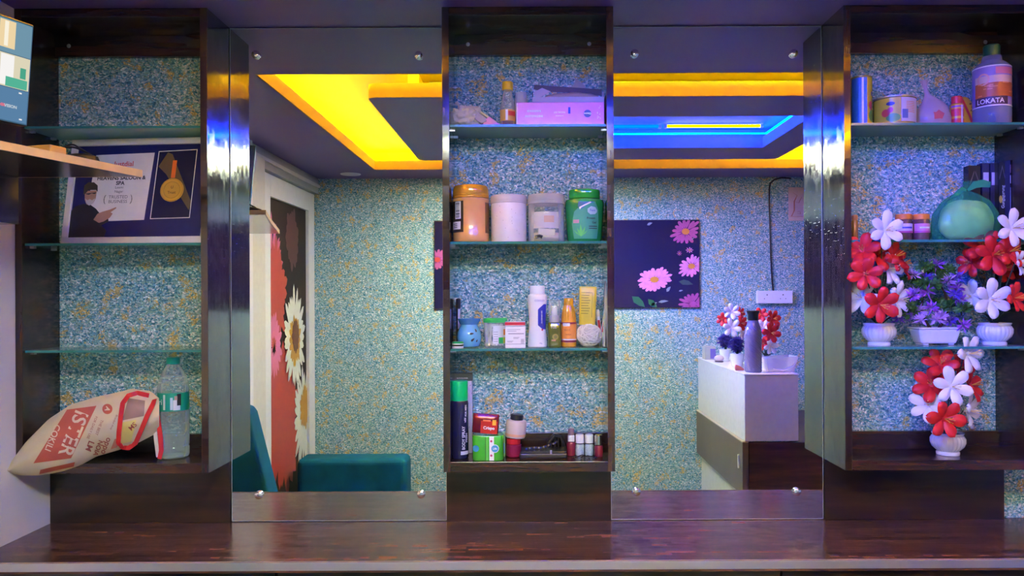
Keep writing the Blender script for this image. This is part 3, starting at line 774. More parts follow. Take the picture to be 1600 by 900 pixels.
part('label_olive', MB().wrap(r*.995, h*.13, h*.34, .82, 1.3, 5), C('olive_print', (.45,.50,.05), .4), t)
pl = MB()
for k in range(5): pl.wrap(r*.995, h*(.20+.08*k), h*(.215+.08*k), -.08, .28, 4)
part('label_print', pl, C('grey_print', (.25,.25,.30), .5), t)

t = thing('ointment_carton', 'small white carton with a red top edge between cotton buds and talc bottle', 'carton', (mx(805, -.135), -.135, S3))
w = ml(15.8, -.135); h = ml(41, -.135)
part('box', MB().box(-w, w, 0, .05, 0, h*.82), M_WHITE, t, .001)
part('lid', MB().box(-w-.0004, w-.0010, -.0006, .0505, h*.835, h), M_WHITE, t, .001)
part('red_band', MB().box(-w-.0007, w-.0007, -.001, .051, h*.87, h-.001), M_RED, t)
pr = MB()
for zz, a, b2 in ((.70,-.8,.5),(.64,-.8,.1),(.55,-.7,.85),(.53,-.7,.85),(.40,-.2,.4),(.36,-.2,.3),(.26,-.8,-.2),(.22,-.8,-.3),(.18,.55,.85),(.21,.55,.85),(.24,.55,.85),(.27,.55,.85),(.30,.55,.85),(.33,.55,.85),(.145,-.95,.95)):
    pr.box(a*w, b2*w, -.0006, 0, zz*h, zz*h+.0009)
part('small_print', pr, C('slate_print', (.12,.12,.18), .5), t)

y = -.09; r = ml(15, y); h = ml(95.5, y)
t = thing('talc_bottle', 'tall white talcum powder bottle with a blue hexagon label', 'bottle', (mx(839.5, y), y, S3))
part('body', MB().lathe([(.92*r,0),(1.0*r,.01*h),(1.02*r,.05*h),(.98*r,.12*h),(.90*r,.25*h),(.87*r,.38*h),(.90*r,.55*h),(.98*r,.70*h),(1.0*r,.80*h),(.97*r,.84*h),(.80*r,.865*h),(.74*r,.87*h)], 40, sy=.75), M_WHITE, t)
part('cap', MB().lathe([(.74*r,.868*h),(.78*r,.872*h),(.78*r,.985*h),(.72*r,1.0*h),(.2*r,1.0*h)], 36, sy=.75), M_WHITE, t)
def tr(z):
    P = [(0,.95),(.05,1.02),(.12,.98),(.25,.90),(.38,.87),(.55,.90),(.70,.98),(.80,1.0)]; q = z/h
    for (a, b2), (c, d) in zip(P, P[1:]):
        if q <= c: return r*(b2+(d-b2)*(q-a)/(c-a))
    return r
def tf(off):
    def f(x, z):
        R = tr(z)+off; a = max(-1.5, min(1.5, x/R)); return (R*math.sin(a), -R*math.cos(a)*.75, z)
    return f
mb = MB()
def g(u, v):
    z = h*(.29+.41*v); e_ = max(0, .16-v, v-.80)*.018/.2
    x0 = .0015+e_; return tf(.0009)(x0+(.031-x0)*u, z)
part('label', mb.grid(g, 10, 18), C('royal_blue_label', (.02,.03,.40), .3), t)
lettering('COOLEX', .0078, C('indigo_print', (.10,.10,.42), .4), t, fn=lambda x, z: tf(.0012)(x+.008, z+h*.755))
lettering('deodorant talc', .0062, M_PRINTW, t, fn=lambda x, z: tf(.0018)(x*0+ (-z) + .0125, x + h*.49), bold=.0001)
part('red_dot', MB().grid(lambda u, v: tf(.0018)(.012+.005*u, h*(.27+.03*v)), 3, 3), M_RED, t)
lettering('100g', .0050, C('indigo_print2', (.10,.10,.42), .4), t, fn=lambda x, z: tf(.0012)(x+.009, z+h*.065))

y = -.095; r = ml(10.6, y); h = ml(74, y)
t = thing('pump_bottle', 'square olive green serum bottle with white pump under a clear cap', 'bottle', (mx(866, y), y, S3))
part('body', MB().lathe([(.92*r,0),(1.0*r,.003),(1.0*r,.50*h),(.92*r,.52*h),(.5*r,.525*h)], 32, power=5), C('olive_glass', (.10,.12,.012), .08, coat=.8), t)
part('pump_collar', MB().lathe([(.62*r,.525*h),(.65*r,.53*h),(.65*r,.66*h),(.5*r,.67*h)], 24), C('silver_collar', (.62,.60,.70), .3, metal=.5), t)
part('pump_head', MB().lathe([(.42*r,.668*h),(.45*r,.67*h),(.45*r,.80*h),(.40*r,.82*h),(.40*r,.86*h),(.1*r,.865*h)], 24), M_WHITE, t)
part('clear_cap', MB().lathe([(.80*r,.528*h),(.82*r,.53*h),(.82*r,.985*h),(.75*r,1.0*h),(.1*r,1.0*h)], 28, power=4), M_CLEAR, t)
lettering('TUS', .0095, M_PRINTW, t, (-.003, -r-.0006, h*.42))
part('fruit_print', disc(MB(), .002, h*.22, .0085, -r-.0004), C('olive_yellow_print', (.30,.26,.02), .4), t)
part('fruit_core', disc(MB(), .003, h*.22, .005, -r-.0010), C('olive_dark_print', (.16,.16,.02), .4), t)
part('strip_print', MB().box(-.009, .003, -r-.0018, -r-.0004, h*.13, h*.165), C('peach_print', (.60,.25,.12), .4), t)

y = -.09; r = ml(11.8, y); h = ml(76, y)
t = thing('lotion_bottle', 'amber orange lotion bottle with ribbed shoulder and maroon banded label', 'bottle', (mx(888.5, y), y, S3))
M_AMB = C('amber_plastic', (.80,.36,.02), .22, coat=.5)
part('body', MB().lathe([(.88*r,0),(.98*r,.015*h),(1.0*r,.05*h),(1.0*r,.52*h),(.97*r,.55*h)], 32), M_AMB, t)
part('ribbed_shoulder', MB().lathe([(.97*r,.55*h),(.95*r,.60*h),(.88*r,.70*h),(.74*r,.80*h),(.62*r,.86*h)], 48, flute=16, fa=.025), M_AMB, t)
part('cap', MB().lathe([(.62*r,.86*h),(.64*r,.865*h),(.64*r,.985*h),(.58*r,1.0*h),(.1*r,1.0*h)], 32), M_AMB, t)
part('label', MB().wrap(r*1.012, h*.09, h*.51, -1.7, 1.7, 20), C('orange_label', (.82,.32,.05), .35), t)
for a, b2 in ((.10,.135),(.47,.51)): part('label_band', MB().wrap(r*1.025, h*a, h*b2, -1.7, 1.7, 20), C('maroon_band', (.25,.02,.04), .35), t)
part('label_line', MB().wrap(r*1.026, h*.145, h*.165, -1.7, 1.7, 20), M_PRINTW, t)
part('logo_patch', MB().wrap(r*1.026, h*.43, h*.49, -.9, .1, 8), M_PRINTW, t)
lettering('VLCC', .008, C('maroon_print', (.30,.03,.03), .4), t, (0,0,h*.35), R=r*1.03, a0=-.25)
lettering('lotion', .007, C('maroon_print2', (.30,.03,.03), .4), t, (0,0,h*.26), R=r*1.03, a0=-.1)

y = -.085; r = ml(20, y)
t = thing('yarn_ball', 'ball of white cotton yarn with the yellow sachet standing on it', 'yarn', (mx(919.5, y), y, S3))
zr = ml(18, y)
part('core', MB().lathe([(r*.97*math.sin(PI*k/14)+.0001, zr-zr*.97*math.cos(PI*k/14)) for k in range(15)], 28), C('cotton_core', (.60,.57,.49), .9), t)
M_YARN = C('white_yarn', (.78,.75,.66), .85)
for k in range(22):
    ax = Vector((math.sin(k*1.9)*.7, math.cos(k*2.3)*.7, .35+.6*math.sin(k*.8))).normalized()
    u = ax.orthogonal().normalized(); w_ = ax.cross(u); pts = []
    tilt = .25*math.sin(k*1.1)
    for q in range(26):
        a = 2*PI*q/26; d = (u*math.cos(a)+w_*math.sin(a))*math.sqrt(1-tilt*tilt)+ax*tilt
        pts.append((d.x*r, d.y*r, max(.0016, zr+d.z*zr)))
    part('yarn_strand', MB().tube(pts, .0015, 5, closed=True), M_YARN, t)
t = thing('yellow_sachet', 'yellow tube sachet with small black print standing on the yarn ball', 'sachet', (mx(917, y), y-.004, S3+zr*2-.0035), rot=(0, .03, 0))
w = ml(13.5, y); h = ml(58, y)
def fn(u, v):
    a = 2*PI*u; fl = .25+.75*math.sin(PI*min(1, .12+v*.9))**.7
    return (w*math.copysign(abs(math.cos(a))**.6, math.cos(a))*(1-.06*(1-v)), .011*fl*math.copysign(abs(math.sin(a))**.8, math.sin(a)), h*v)
bl = MB(); nu, nv = 28, 14
vs_ = [fn(i/nu, j/nv) for j in range(nv+1) for i in range(nu)]
bl.add(vs_, [(j*nu+i, j*nu+(i+1) % nu, (j+1)*nu+(i+1) % nu, (j+1)*nu+i) for j in range(nv) for i in range(nu)] + [tuple(range(nu-1,-1,-1)), tuple(nv*nu+i for i in range(nu))], True)
M_YSACH = C('yellow_foil', (.78,.60,.05), .3)
part('pouch', bl, M_YSACH, t, sharp=50)
part('top_seal', MB().box(-w*.98, w*.98, -.0035, .0035, h, h+.003), M_YSACH, t)
pr = MB()
for k in range(9): pr.box(-w*.78, w*(.05+.3*((k*7) % 3)/3), -.0125, -.0118, h*(.30+.07*k), h*(.30+.07*k)+.0012)
pr.box(w*.45, w*.48, -.0125, -.0118, h*.2, h*.86).box(-w*.8, w*.48, -.0125, -.0118, h*.86, h*.868)
part('small_print', pr, C('dark_olive_print', (.10,.08,.01), .5), t)
t = thing('lip_balm_stick', 'slim white tube with red print leaning behind the yarn ball', 'tube', (mx(939, -.05), -.05, S3), rot=(0, -.10, 0))
part('barrel', MB().lathe([(.0045,0),(.0055,.002),(.0055,.085)], 14), M_WHITE, t)
part('red_print', MB().wrap(.0058, .04, .075, -.6, .6, 6), M_RED, t)
part('cap', MB().lathe([(.0050,.0852),(.0058,.087),(.0058,.103),(.004,.106)], 14), C('cream_cap', (.80,.74,.58), .35), t)
t = thing('slim_mirror_frame', 'thin silver framed hand mirror leaning on the right side of the jar cabinet', 'mirror', (mx(943.2, -.10), -.10, S3+.001), rot=(0, .03, 0))
part('frame', MB().box(-.003, .003, -.01, .075, 0, .185), C('silver_frame', (.62,.60,.56), .25, metal=.6), t, .001)
part('glass', MB().box(-.0042, -.0031, -.004, .069, .006, .179), m_mir, t)

# ================================================================== MIDDLE CABINET, FLOOR
y = -.10; r = ml(13.6, y); h = ml(120, y)
t = thing('spray_can', 'tall navy aerosol can with bright green cap', 'can', (mx(717.5, y), y, S4))
part('can', MB().lathe([(.93*r,0),(1.0*r,.003),(1.0*r,.70*h),(.96*r,.735*h),(.93*r,.745*h)], 36), M_NAVY, t)
part('cap', MB().lathe([(.93*r,.746*h),(.95*r,.75*h),(.95*r,.985*h),(.90*r,1.0*h),(.2*r,1.0*h)], 36), C('bright_green_cap', (.0,.50,.14), .35), t)
M_LIL = C('lilac_print', (.60,.58,.80), .4)
for body, size, zz, aa in (('BODY SPRAY', .0125, .27, .55), ('FRESH', .0105, .27, .98), ('wild', .009, .50, .75), ('FOR MEN', .0085, .62, .85)):
    lettering(body, size, M_LIL, t, fn=lambda x, z, zz=zz, aa=aa: ((r+.0005)*math.sin(aa-z/r), -(r+.0005)*math.cos(aa-z/r), x*.9+h*zz), bold=.0003)
part('base_band', MB().wrap(r*1.006, h*.055, h*.10, .2, 1.3, 8), M_LIL, t)
t = thing('floral_carton', 'tall slim white floral carton behind the green capped can', 'carton', (mx(722, -.04), -.04, S4))
w = ml(14.8, -.04); h = ml(124, -.04)
part('box', MB().box(-w, w, 0, .03, 0, h), C('floral_white_card', (.68,.62,.72), .4), t, .001)
part('top_band', MB().box(-w-.0005, w+.0005, -.0007, .0305, h*.91, h+.0003), C('olive_dark_band', (.06,.07,.04), .4), t)
lettering('BATH FLOWER', .0048, M_PRINTW, t, (0, -.0014, h*.945))
sprig = MB()
for k in range(22):
    xx, zz, a = w*(random.random()*1.8-.9), h*(.08+.8*random.random()), random.random()*PI
    l = .004+.004*random.random()
    sprig.prism([(xx, zz),(xx+l*math.cos(a)-.0007*math.sin(a), zz+l*math.sin(a)+.0007*math.cos(a)),(xx+2*l*math.cos(a), zz+2*l*math.sin(a)),(xx+l*math.cos(a)+.0007*math.sin(a), zz+l*math.sin(a)-.0007*math.cos(a))], -.0008, -.0002)
part('sprig_print', sprig, C('plum_print', (.25,.12,.28), .5), t)
lettering('L', .012, M_PRINTK, t, (-.002, -.0012, h*.86))

y = -.115
t = thing('green_soap_pack', 'bright green wrapped soap pack with white stripe and blue roundel', 'pack', (mx(762, y), y, S4))
w = ml(24.5, y); h = ml(38, y)
part('pack', MB().lathe([(w*.96,0),(w,.003),(w*.98,h*.5),(w,h-.003),(w*.95,h)], 36, sy=.72, power=4), C('green_wrapper', (.05,.42,.03), .25, coat=.4), t, sharp=50)
def sq(off=.0008):
    def f(x, z):
        a = x/w; yy = -w*.72*((1-min(.97, abs(a))**4)**.25)*.985-off; return (x, yy, z)
    return f
def patch(name, x0, x1, z0, z1, m, off=.0008): return part(name, MB().grid(lambda u, v: sq(off)(x0+(x1-x0)*u, z0+(z1-z0)*v), 8, 2), m, t)
patch('white_stripe', .0045, .0175, .001, h-.002, M_PRINTW)
patch('dark_fold', -.007, -.005, .001, h-.002, C('dark_green_fold', (.02,.16,.01), .4))
patch('light_fold', -.0045, .001, .001, h-.002, C('light_green_fold', (.12,.60,.06), .3))
def roundel(x, z, rr, m, name, off):
    vs_ = [sq(off)(x+rr*math.cos(2*PI*q/20), z+rr*math.sin(2*PI*q/20)) for q in range(20)]
    part(name, MB().add(vs_, [tuple(range(20))]), m, t)
roundel(.020, h*.50, .0115, M_PRINTW, 'roundel_rim', .0022); roundel(.020, h*.50, .0098, C('sky_blue_print', (.05,.32,.60), .3), 'roundel', .003)
roundel(-.033, h*.50, .0090, C('sky_blue_print2', (.05,.32,.60), .3), 'roundel', .0026)
lettering('Life', .008, M_PRINTW, t, fn=lambda x, z: sq(.0038)(x+.020, z+h*.5), bold=.0002)
for zz in (.80, .22): roundel(.010, h*zz, .0032, C('rose_dot', (.55,.05,.15), .4), 'rose_print', .002)
t = thing('soap_bar_pack', 'green and white soap pack end-on beside the red jar', 'pack', (mx(786.5, -.07), -.07, S4))
part('pack', MB().box(-.005, .004, -.03, .03, 0, .064), C('green_white_wrapper', (.25,.55,.20), .3), t, .0025)
part('blue_print', MB().box(-.0035, .0025, -.0308, -.0300, .012, .040), C('sky_blue_print3', (.10,.35,.65), .35), t)

t = thing('wafer_packet', 'maroon foil wafer packet tilted on top of the green soap pack', 'packet', (mx(757, y), y, S4+h+.0008), rot=(0, .07, 0))
w = ml(20.5, y); hh = ml(30, y)
def fn(u, v):
    a = 2*PI*u; fl = math.sin(PI*min(max(.06+.88*v, 0), 1))**.5
    return (w*math.copysign(abs(math.cos(a))**.45, math.cos(a)), .013*fl*math.copysign(abs(math.sin(a))**.7, math.sin(a)), .003+hh*v)
bl = MB(); nu, nv = 30, 12
bl.add([fn(i/nu, j/nv) for j in range(nv+1) for i in range(nu)], [(j*nu+i, j*nu+(i+1) % nu, (j+1)*nu+(i+1) % nu, (j+1)*nu+i) for j in range(nv) for i in range(nu)] + [tuple(range(nu-1,-1,-1)), tuple(nv*nu+i for i in range(nu))], True)
part('foil', bl, C('maroon_foil', (.20,.012,.02), .2, metal=.3), t, sharp=50)
part('red_panel', MB().box(-w*.35, w*.92, -.0142, -.0132, .004, hh*.72), C('red_panel_print', (.60,.03,.02), .25), t)
part('yellow_flash', MB().box(w*.52, w*.80, -.0150, -.0140, hh*.52, hh*.80), C('yellow_flash_print', (.85,.50,.03), .35), t)
part('orange_line', MB().box(-w*.20, w*.38, -.0150, -.0140, hh*.70, hh*.78), C('orange_line_print', (.85,.22,.06), .35), t)
lettering('Crispo', .0115, M_PRINTW, t, (w*.28, -.0155, hh*.36), bold=.0004)

y = -.085; r = ml(12.5, y)
t = thing('red_jar', 'small dark red wax jar under the frosted tub', 'jar', (mx(801.5, y), y, S4))
part('body', MB().lathe([(.86*r,0),(.98*r,.003),(1.0*r,.034),(.9*r,.036)], 28), C('wine_glass', (.20,.01,.05), .15, coat=.5), t)
part('collar', MB().lathe([(.84*r,.0362),(.88*r,.037),(.92*r,.052),(.8*r,.053)], 28), C('red_translucent', (.50,.02,.03), .15, coat=.5), t)
t = thing('frosted_tub', 'frosted tub with black screw cap balanced askew on the red jar', 'tub', (mx(804, y), y, S4+.0545), rot=(0, .09, 0))
r = ml(16.2, y)
part('body', MB().lathe([(.90*r,0),(.97*r,.004),(1.0*r,.034),(.97*r,.045),(.90*r,.049),(.62*r,.050)], 32), C('frosted_plastic', (.62,.52,.50), .35), t)
part('contents', MB().lathe([(.975*r,.0045),(.99*r,.012)], 32), C('pale_orange_gel', (.70,.38,.24), .4), t)
part('cap', MB().lathe([(.60*r,.0502),(.62*r,.051),(.62*r,.064),(.56*r,.066),(.1*r,.066)], 28, flute=24, fa=.012), M_BLACK, t)

yf = -.125
t = thing('black_case', 'flat black plastic case lying on the cabinet floor', 'case', (mx(848, yf), yf, S4))
w = ml(37.5, yf)
part('base', MB().box(-w, w, 0, .075, 0, .012), M_BLACK, t, .004, seg=3)
part('lid', MB().box(-w+.002, w-.002, .003, .072, .0135, .021), C('satin_black', (.02,.02,.024), .25), t, .003, seg=3)
part('seam', MB().box(-w+.003, w-.003, -.0004, .072, .0118, .0136), C('grey_seam', (.20,.20,.22), .35), t)
part('latch', MB().box(w*.28, w*.36, -.001, .004, .013, .024), C('grey_latch', (.35,.35,.38), .35), t, .001)
t = thing('beaded_chain', 'dark beaded chain with blue stones draped on the black case', 'chain', (mx(848, -.10), -.10, S4+.0215))
for k in range(20):
    u = k/19; xx = -.048+.085*u; zz = .004+.018*max(0, u-.45)**1.2*3*(1 if u < .85 else .9) ; yy = -.012+.02*math.sin(u*5)
    part('bead', MB().lathe([(.0028*math.sin(PI*q/6)+.0001, .0028-.0028*math.cos(PI*q/6)) for q in range(7)], 8), (C('blue_stone', (.03,.05,.28), .15), M_BLACK, M_STEEL)[k % 3], t, loc=(xx, yy, zz-.003+.0005))
t = thing('hair_clip', 'black claw hair clip standing behind the black case', 'hair clip', (mx(868, -.03), -.03, S4))
for s_ in (-1, 1):
    part('jaw', MB().tube([(-.03*1.0, .006*s_, .002),(-.022, .010*s_, .03),(-.004, .004*s_, .050),(.014, .008*s_, .046),(.030, .008*s_, .002)], [.003,.005,.006,.005,.003], 8), M_BLACK, t)
for k in range(4):
    part('tooth', MB().tube([(-.014+.010*k, 0, .046),(-.015+.011*k, -.004, .004)], [.0028,.0016], 6), M_BLACK, t)

y = -.075
def nail_bottle(name, label, px, w_px, hb, hc, mb_, mcap, capr, band=None):
    r = ml(w_px/2, y); t = thing(name, label, 'bottle', (mx(px, y), y, S4))
    part('body', MB().lathe([(.9*r,0),(r,.002),(r,hb*.86),(.85*r,hb*.96),(.5*r,hb)], 26), mb_, t)
    part('cap', MB().lathe([(capr*r*.95,hb+.0002),(capr*r,hb+.001),(capr*r,hb+hc-.002),(capr*r*.85,hb+hc),(.1*r,hb+hc)], 26), mcap, t)
    return t, r
t, r = nail_bottle('nail_polish', 'plum nail polish bottle with grey and white banded cap', 891.5, 14.5, .040, .018, M_MAROON, M_WHITE, .75)
part('cap_top', MB().lathe([(.66*r,.0582),(.68*r,.059),(.68*r,.074),(.55*r,.077),(.1*r,.077)], 24), C('grey_plum_cap', (.16,.11,.16), .35), t)
M_MINT = C('mint_glitter', (.45,.58,.55), .2, vary=.5, scale=260)
for px, lab in ((905, 'white capped glitter bottle beside the plum nail polish'), (919.5, 'white capped glitter bottle beside the silver capped polish')):
    t, r = nail_bottle('glitter_bottle', lab, px, 13.6, .034, .026, M_MINT, M_WHITE, .98)
    t['group'] = 'white capped glitter bottles'
    part('neck_ring', MB().lathe([(1.0*r,.0335),(1.02*r,.034),(1.02*r,.0355),(1.0*r,.036)], 24), M_BLACK, t)
t, r = nail_bottle('nail_polish', 'wine red nail polish bottle with silver cap at the right end', 933.5, 14, .034, .028, M_MAROON, M_CHROME, .88)
t.location.y = -.095
t = thing('earphone_cord', 'tangled black cord with steel clips in front of the glitter bottles', 'cord', (mx(912, -.118), -.118, S4))
pts = []
for k in range(60):
    a = k/59; pts.append((-.034+.062*a+.008*math.sin(a*21), .010*math.cos(a*17), .0016+.006*abs(math.sin(a*13))))
part('cord', MB().tube(pts, .0012, 6), M_BLACK, t)
for k in range(4): part('clip', MB().tube([(-.028+.017*k,-.004,.0016),(-.024+.017*k,-.008,.0016),(-.020+.017*k,-.002,.004)], .0013, 6), M_STEEL, t)
# ================================================================== LEFT CABINET
# framed award leaning on the second shelf
FW, FH, FB = .424, .312, .019
t = thing('award_frame', 'white framed navy award certificate with gold medal leaning on the left shelf', 'frame', (-1.341, -.088, S2+.001), rot=(-.17, 0, -.09))
M_FRAME = C('white_frame_moulding', (.72,.68,.60), .35)
for q in ((0,FW,0,FB),(0,FW,FH-FB,FH),(0,FB,FB,FH-FB),(FW-.010,FW,FB,FH-FB)):
    part('frame_bar', MB().box(q[0],q[1],-.004,.012,q[2],q[3]), M_FRAME, t, .0015)
pr_ = part('print', MB().box(FB,FW-.010,.002,.010,FB,FH-FB), C('navy_print', (.012,.014,.10), .25, coat=.3), t)
def FX(px): return (px-95)*.00176
def FZ(py): return (380-py)*.00192
def flat(name, poly, m, y): return part(name, MB().prism([(FX(a), FZ(b)) for a, b in poly], y-.0002, y+.0002), m, pr_)
M_CERT = C('certificate_paper', (.72,.70,.66), .4)
flat('certificate', [(131,346),(232,344),(239,240),(138,242)], M_CERT, .0012)
M_GLD = C('gold_foil', (.80,.50,.06), .3, metal=.5)
for q in ([(242,343),(243,343),(247,238),(246,238)],[(308,342),(309,342),(312,236),(311,236)],[(242,343),(309,342),(309,341),(242,342)],[(246,239),(312,237),(312,236),(246,238)]): flat('panel_border', q, M_PRINTW, .0010)
flat('panel_print', [(243,342),(308,341),(311,237),(247,239)], C('blue_black_print', (.008,.010,.05), .25), .0014)
flat('light_ray', [(248,262),(262,240),(270,243),(309,318),(306,330),(262,274)], C('dim_gold_ray', (.10,.075,.03), .3), .0011)
flat('ribbon', [(272,253),(279,253),(278,280),(271,280)], C('orange_ribbon', (.70,.16,.02), .4), .0006)
n = 30
part('medal', MB().prism([(FX(275)+.0345*math.cos(2*PI*k/n), FZ(299)+.0345*math.sin(2*PI*k/n)) for k in range(n)], -.0006, .0010), M_GLD, pr_)
mr = MB()
for R_ in (.0325, .0240):
    mr.tube([(FX(275)+R_*math.cos(2*PI*k/28), -.0007, FZ(299)+R_*math.sin(2*PI*k/28)) for k in range(28)], .0006, 4, closed=True)
part('medal_ring', mr, C('dark_gold', (.45,.24,.02), .35, metal=.5), pr_)
M_BRZ = C('bronze_print', (.35,.16,.01), .4)
lettering('Trust', .011, M_BRZ, pr_, (FX(275), -.0009, FZ(303)), bold=.0003)
lettering('U', .011, M_BRZ, pr_, (FX(275), -.0009, FZ(295)), bold=.0004)
lettering('Justdial', .021, C('red_logo', (.62,.05,.04), .4), pr_, (FX(188), .0006, FZ(257)), bold=.0003)
for body, size, a, b in (('HEAVENS SALOON &', .0155, 186, 279), ('SPA', .0155, 185, 287)): lettering(body, size, M_PRINTK, pr_, (FX(a), .0006, FZ(b)), bold=.0005, name='award_lettering')
for body, size, b in (('Laxmi', .0105, 293.5), ('Nagar', .0105, 300)): lettering(body, size, M_PRINTK, pr_, (FX(184), .0006, FZ(b)), name='award_lettering')
M_PG = C('grey_lettering', (.10,.10,.09), .5)
for body, b in (('TRUSTED', 308.5), ('BUSINESS', 315.5)): lettering(body, .0138, M_PG, pr_, (FX(184), .0006, FZ(b)), name='award_lettering')
for s_ in (-1, 1):
    part('laurel', MB().tube([(FX(184)+s_*(.034+.008*math.cos(a)), .0006, FZ(312)+.015*math.sin(a)) for a in [(-1.2+.3*k) for k in range(9)]], [.0003,.0010,.0012,.0010,.0012,.0010,.0012,.0009,.0003], 5), M_PG, pr_)
# printed figure: dark coat, grey beard, pointing hands
flat('figure_coat', [(104,372),(104,330),(112,322),(126,318),(138,320),(148,326),(156,334),(170,338),(172,346),(160,352),(170,360),(166,372)], C('black_coat_print', (.012,.012,.016), .35), .0002)
flat('figure_face', [(126,302),(127,312),(131,319),(136,321),(142,318),(146,310),(146,298),(130,298)], C('skin_print', (.42,.24,.15), .4), -.0002)
flat('figure_beard', [(128,310),(130,317),(136,321),(142,318),(145,310),(140,313),(136,311),(132,313)], C('grey_beard_print', (.55,.52,.48), .5), -.0006)
flat('figure_hair', [(124,304),(124,290),(130,285),(140,285),(147,290),(148,300),(145,297),(132,297),(127,303)], C('dark_hair_print', (.03,.025,.022), .5), -.0008)
flat('figure_glasses', [(128,302.5),(146,300.8),(146,301.8),(143,303.4),(138,302.2),(133.5,304.4),(129,303.6)], M_PRINTK, -.0012)
flat('figure_hand', [(146,343),(152,334),(160,331),(172,328),(183,324),(183,326),(174,332),(178,334),(174,340),(164,346),(156,348)], C('hand_print', (.40,.22,.14), .4), -.0006)

# water bottle on the cabinet floor
y = -.095; r = ml(23.5, y); h = ml(157, y)
t = thing('water_bottle', 'clear plastic water bottle with green cap and teal label beside the carry bag', 'bottle', (mx(264.5, y), y+.022, S4))
prof = [(.80,0),(.95,.01),(1.0,.03),(1.0,.10),(.96,.115),(1.0,.13),(1.0,.22),(.965,.235),(1.0,.25),(1.0,.33),(.965,.345),(1.0,.36),(1.0,.46),(.97,.475),(.97,.655),(1.0,.67),(.98,.71),(.95,.72),(.94,.75),(.88,.76),(.85,.80),(.76,.81),(.66,.86),(.48,.905),(.36,.925),(.33,.95)]
part('plastic_body', MB().lathe([(a*r, b*h) for a, b in prof], 40), clear_mat('clear_bottle_plastic', (.80,.88,.84), .14, .05), t)
part('water', MB().lathe([(a*r*.965, b*h+.001) for a, b in prof[:14]] + [(.93*r,.50*h)], 36), clear_mat('bottle_water', (.80,.88,.88), .10, .02), t)
part('cap', MB().lathe([(.40*r,.935*h),(.42*r,.94*h),(.42*r,.99*h),(.38*r,1.0*h),(.1*r,1.0*h)], 30, flute=30, fa=.012), C('sea_green_cap', (.01,.38,.25), .35), t)
part('label', MB().wrap(r*.985, h*.475, h*.655, -2.6, 2.6, 30), C('teal_label', (.01,.32,.22), .35), t)
lettering('Bisleri', .022, M_PRINTW, t, (0,0,h*.565), R=r*.995, a0=-.95, bold=.0003)
part('print_strip', MB().wrap(r*.995, h*.49, h*.64, -.22, -.08, 3), C('pale_strip', (.70,.78,.72), .4), t)
part('figure_print', MB().wrap(r*.995, h*.485, h*.585, .42, .86, 6), C('white_top_print', (.70,.70,.70), .5), t)
part('figure_print', MB().wrap(r*.998, h*.585, h*.625, .50, .68, 4), C('skin_print2', (.50,.32,.22), .5), t)
part('figure_print', MB().wrap(r*.997, h*.53, h*.645, .66, .92, 4), C('black_hair_print', (.02,.018,.018), .5), t)
part('bottle_print', MB().wrap(r*.997, h*.49, h*.61, .24, .40, 3), C('pale_blue_print', (.50,.66,.70), .4), t)

# carry bag slumped over the cabinet floor
UP = [(8,735),(20,716),(40,690),(75,655),(110,632),(150,620),(188,612),(205,607),(235,611),(247,622)]
LO = [(8,738),(34,743),(60,743),(95,737),(125,727),(150,713),(185,703),(215,692),(240,679),(248,668)]
def interp(P, x):
    x = min(max(x, P[0][0]), P[-1][0])
    for (a, b), (c, d) in zip(P, P[1:]):
        if x <= c: return b+(d-b)*(x-a)/(c-a)
def bag_point(px, py, side=-1, off=0.0):
    from mathutils import noise
    u = (px-8)/240.0; up, lo = interp(UP, px), interp(LO, px)
    v = min(max((lo-py)/max(lo-up, 1e-3), 0), 1)
    yc = -.176 + .034*u + .010*v*u
    b = (math.sin(PI*v)**.75)*(math.sin(PI*min(1, .04+u*.82)))**.6
    yy = yc + side*(.050 if side < 0 else .028)*b + (side*(.006*noise.noise(Vector((px*.045, py*.05, 3.3)))+.004*abs(noise.noise(Vector((px*.05+py*.09, py*.02, 8.1))))) if 0 < v < 1 else 0) - off
    if side > 0: yy = min(yy, -.115)
    return (mx(px, yy), yy, mz(px, py, yy))
t = thing('carry_bag', 'cream cloth carry bag with red print slumped on the floor of the left cabinet', 'bag', (mx(130, -.12), -.12, S4))
T0 = Matrix.Translation(t.location).inverted()
def bag_part(name, mb, m, sharp=60):
    o = part(name, mb, m, t, sharp=sharp); o.matrix_parent_inverse = T0; return o
nu, nv = 48, 22
mb = MB()
def skin(side):
    def f(u, v):
        px = 8+240*u; up, lo = interp(UP, px), interp(LO, px); return bag_point(px, lo+(up-lo)*v, side)
    return f
mb.grid(skin(-1), nu, nv); mb.grid(skin(1), nu, nv)
M_BAG = C('cream_bag_cloth', (.62,.52,.32), .6, vary=.12, scale=22, bump=.25)
bag_part('cloth', mb, M_BAG)
M_BAGR = C('brick_red_print', (.50,.10,.06), .55)
M_BAGD = C('dark_red_print', (.32,.07,.05), .55)
def bag_patch(name, quad, m, off, n=14):
    (ax,ay),(bx_,by),(cx,cy_),(dx,dy) = quad
    def f(u, v):
        px = (ax*(1-u)+bx_*u)*(1-v)+(dx*(1-u)+cx*u)*v; py = (ay*(1-u)+by*u)*(1-v)+(dy*(1-u)+cy_*u)*v
        return bag_point(px, py, -1, off)
    bag_part(name, MB().grid(f, n, n), m)
bag_patch('red_band', [(51,724),(110,716),(150,634),(104,640)], M_BAGR, .0012)
bag_patch('red_band', [(60,741),(114,729),(116,722),(62,734)], M_BAGR, .0012)
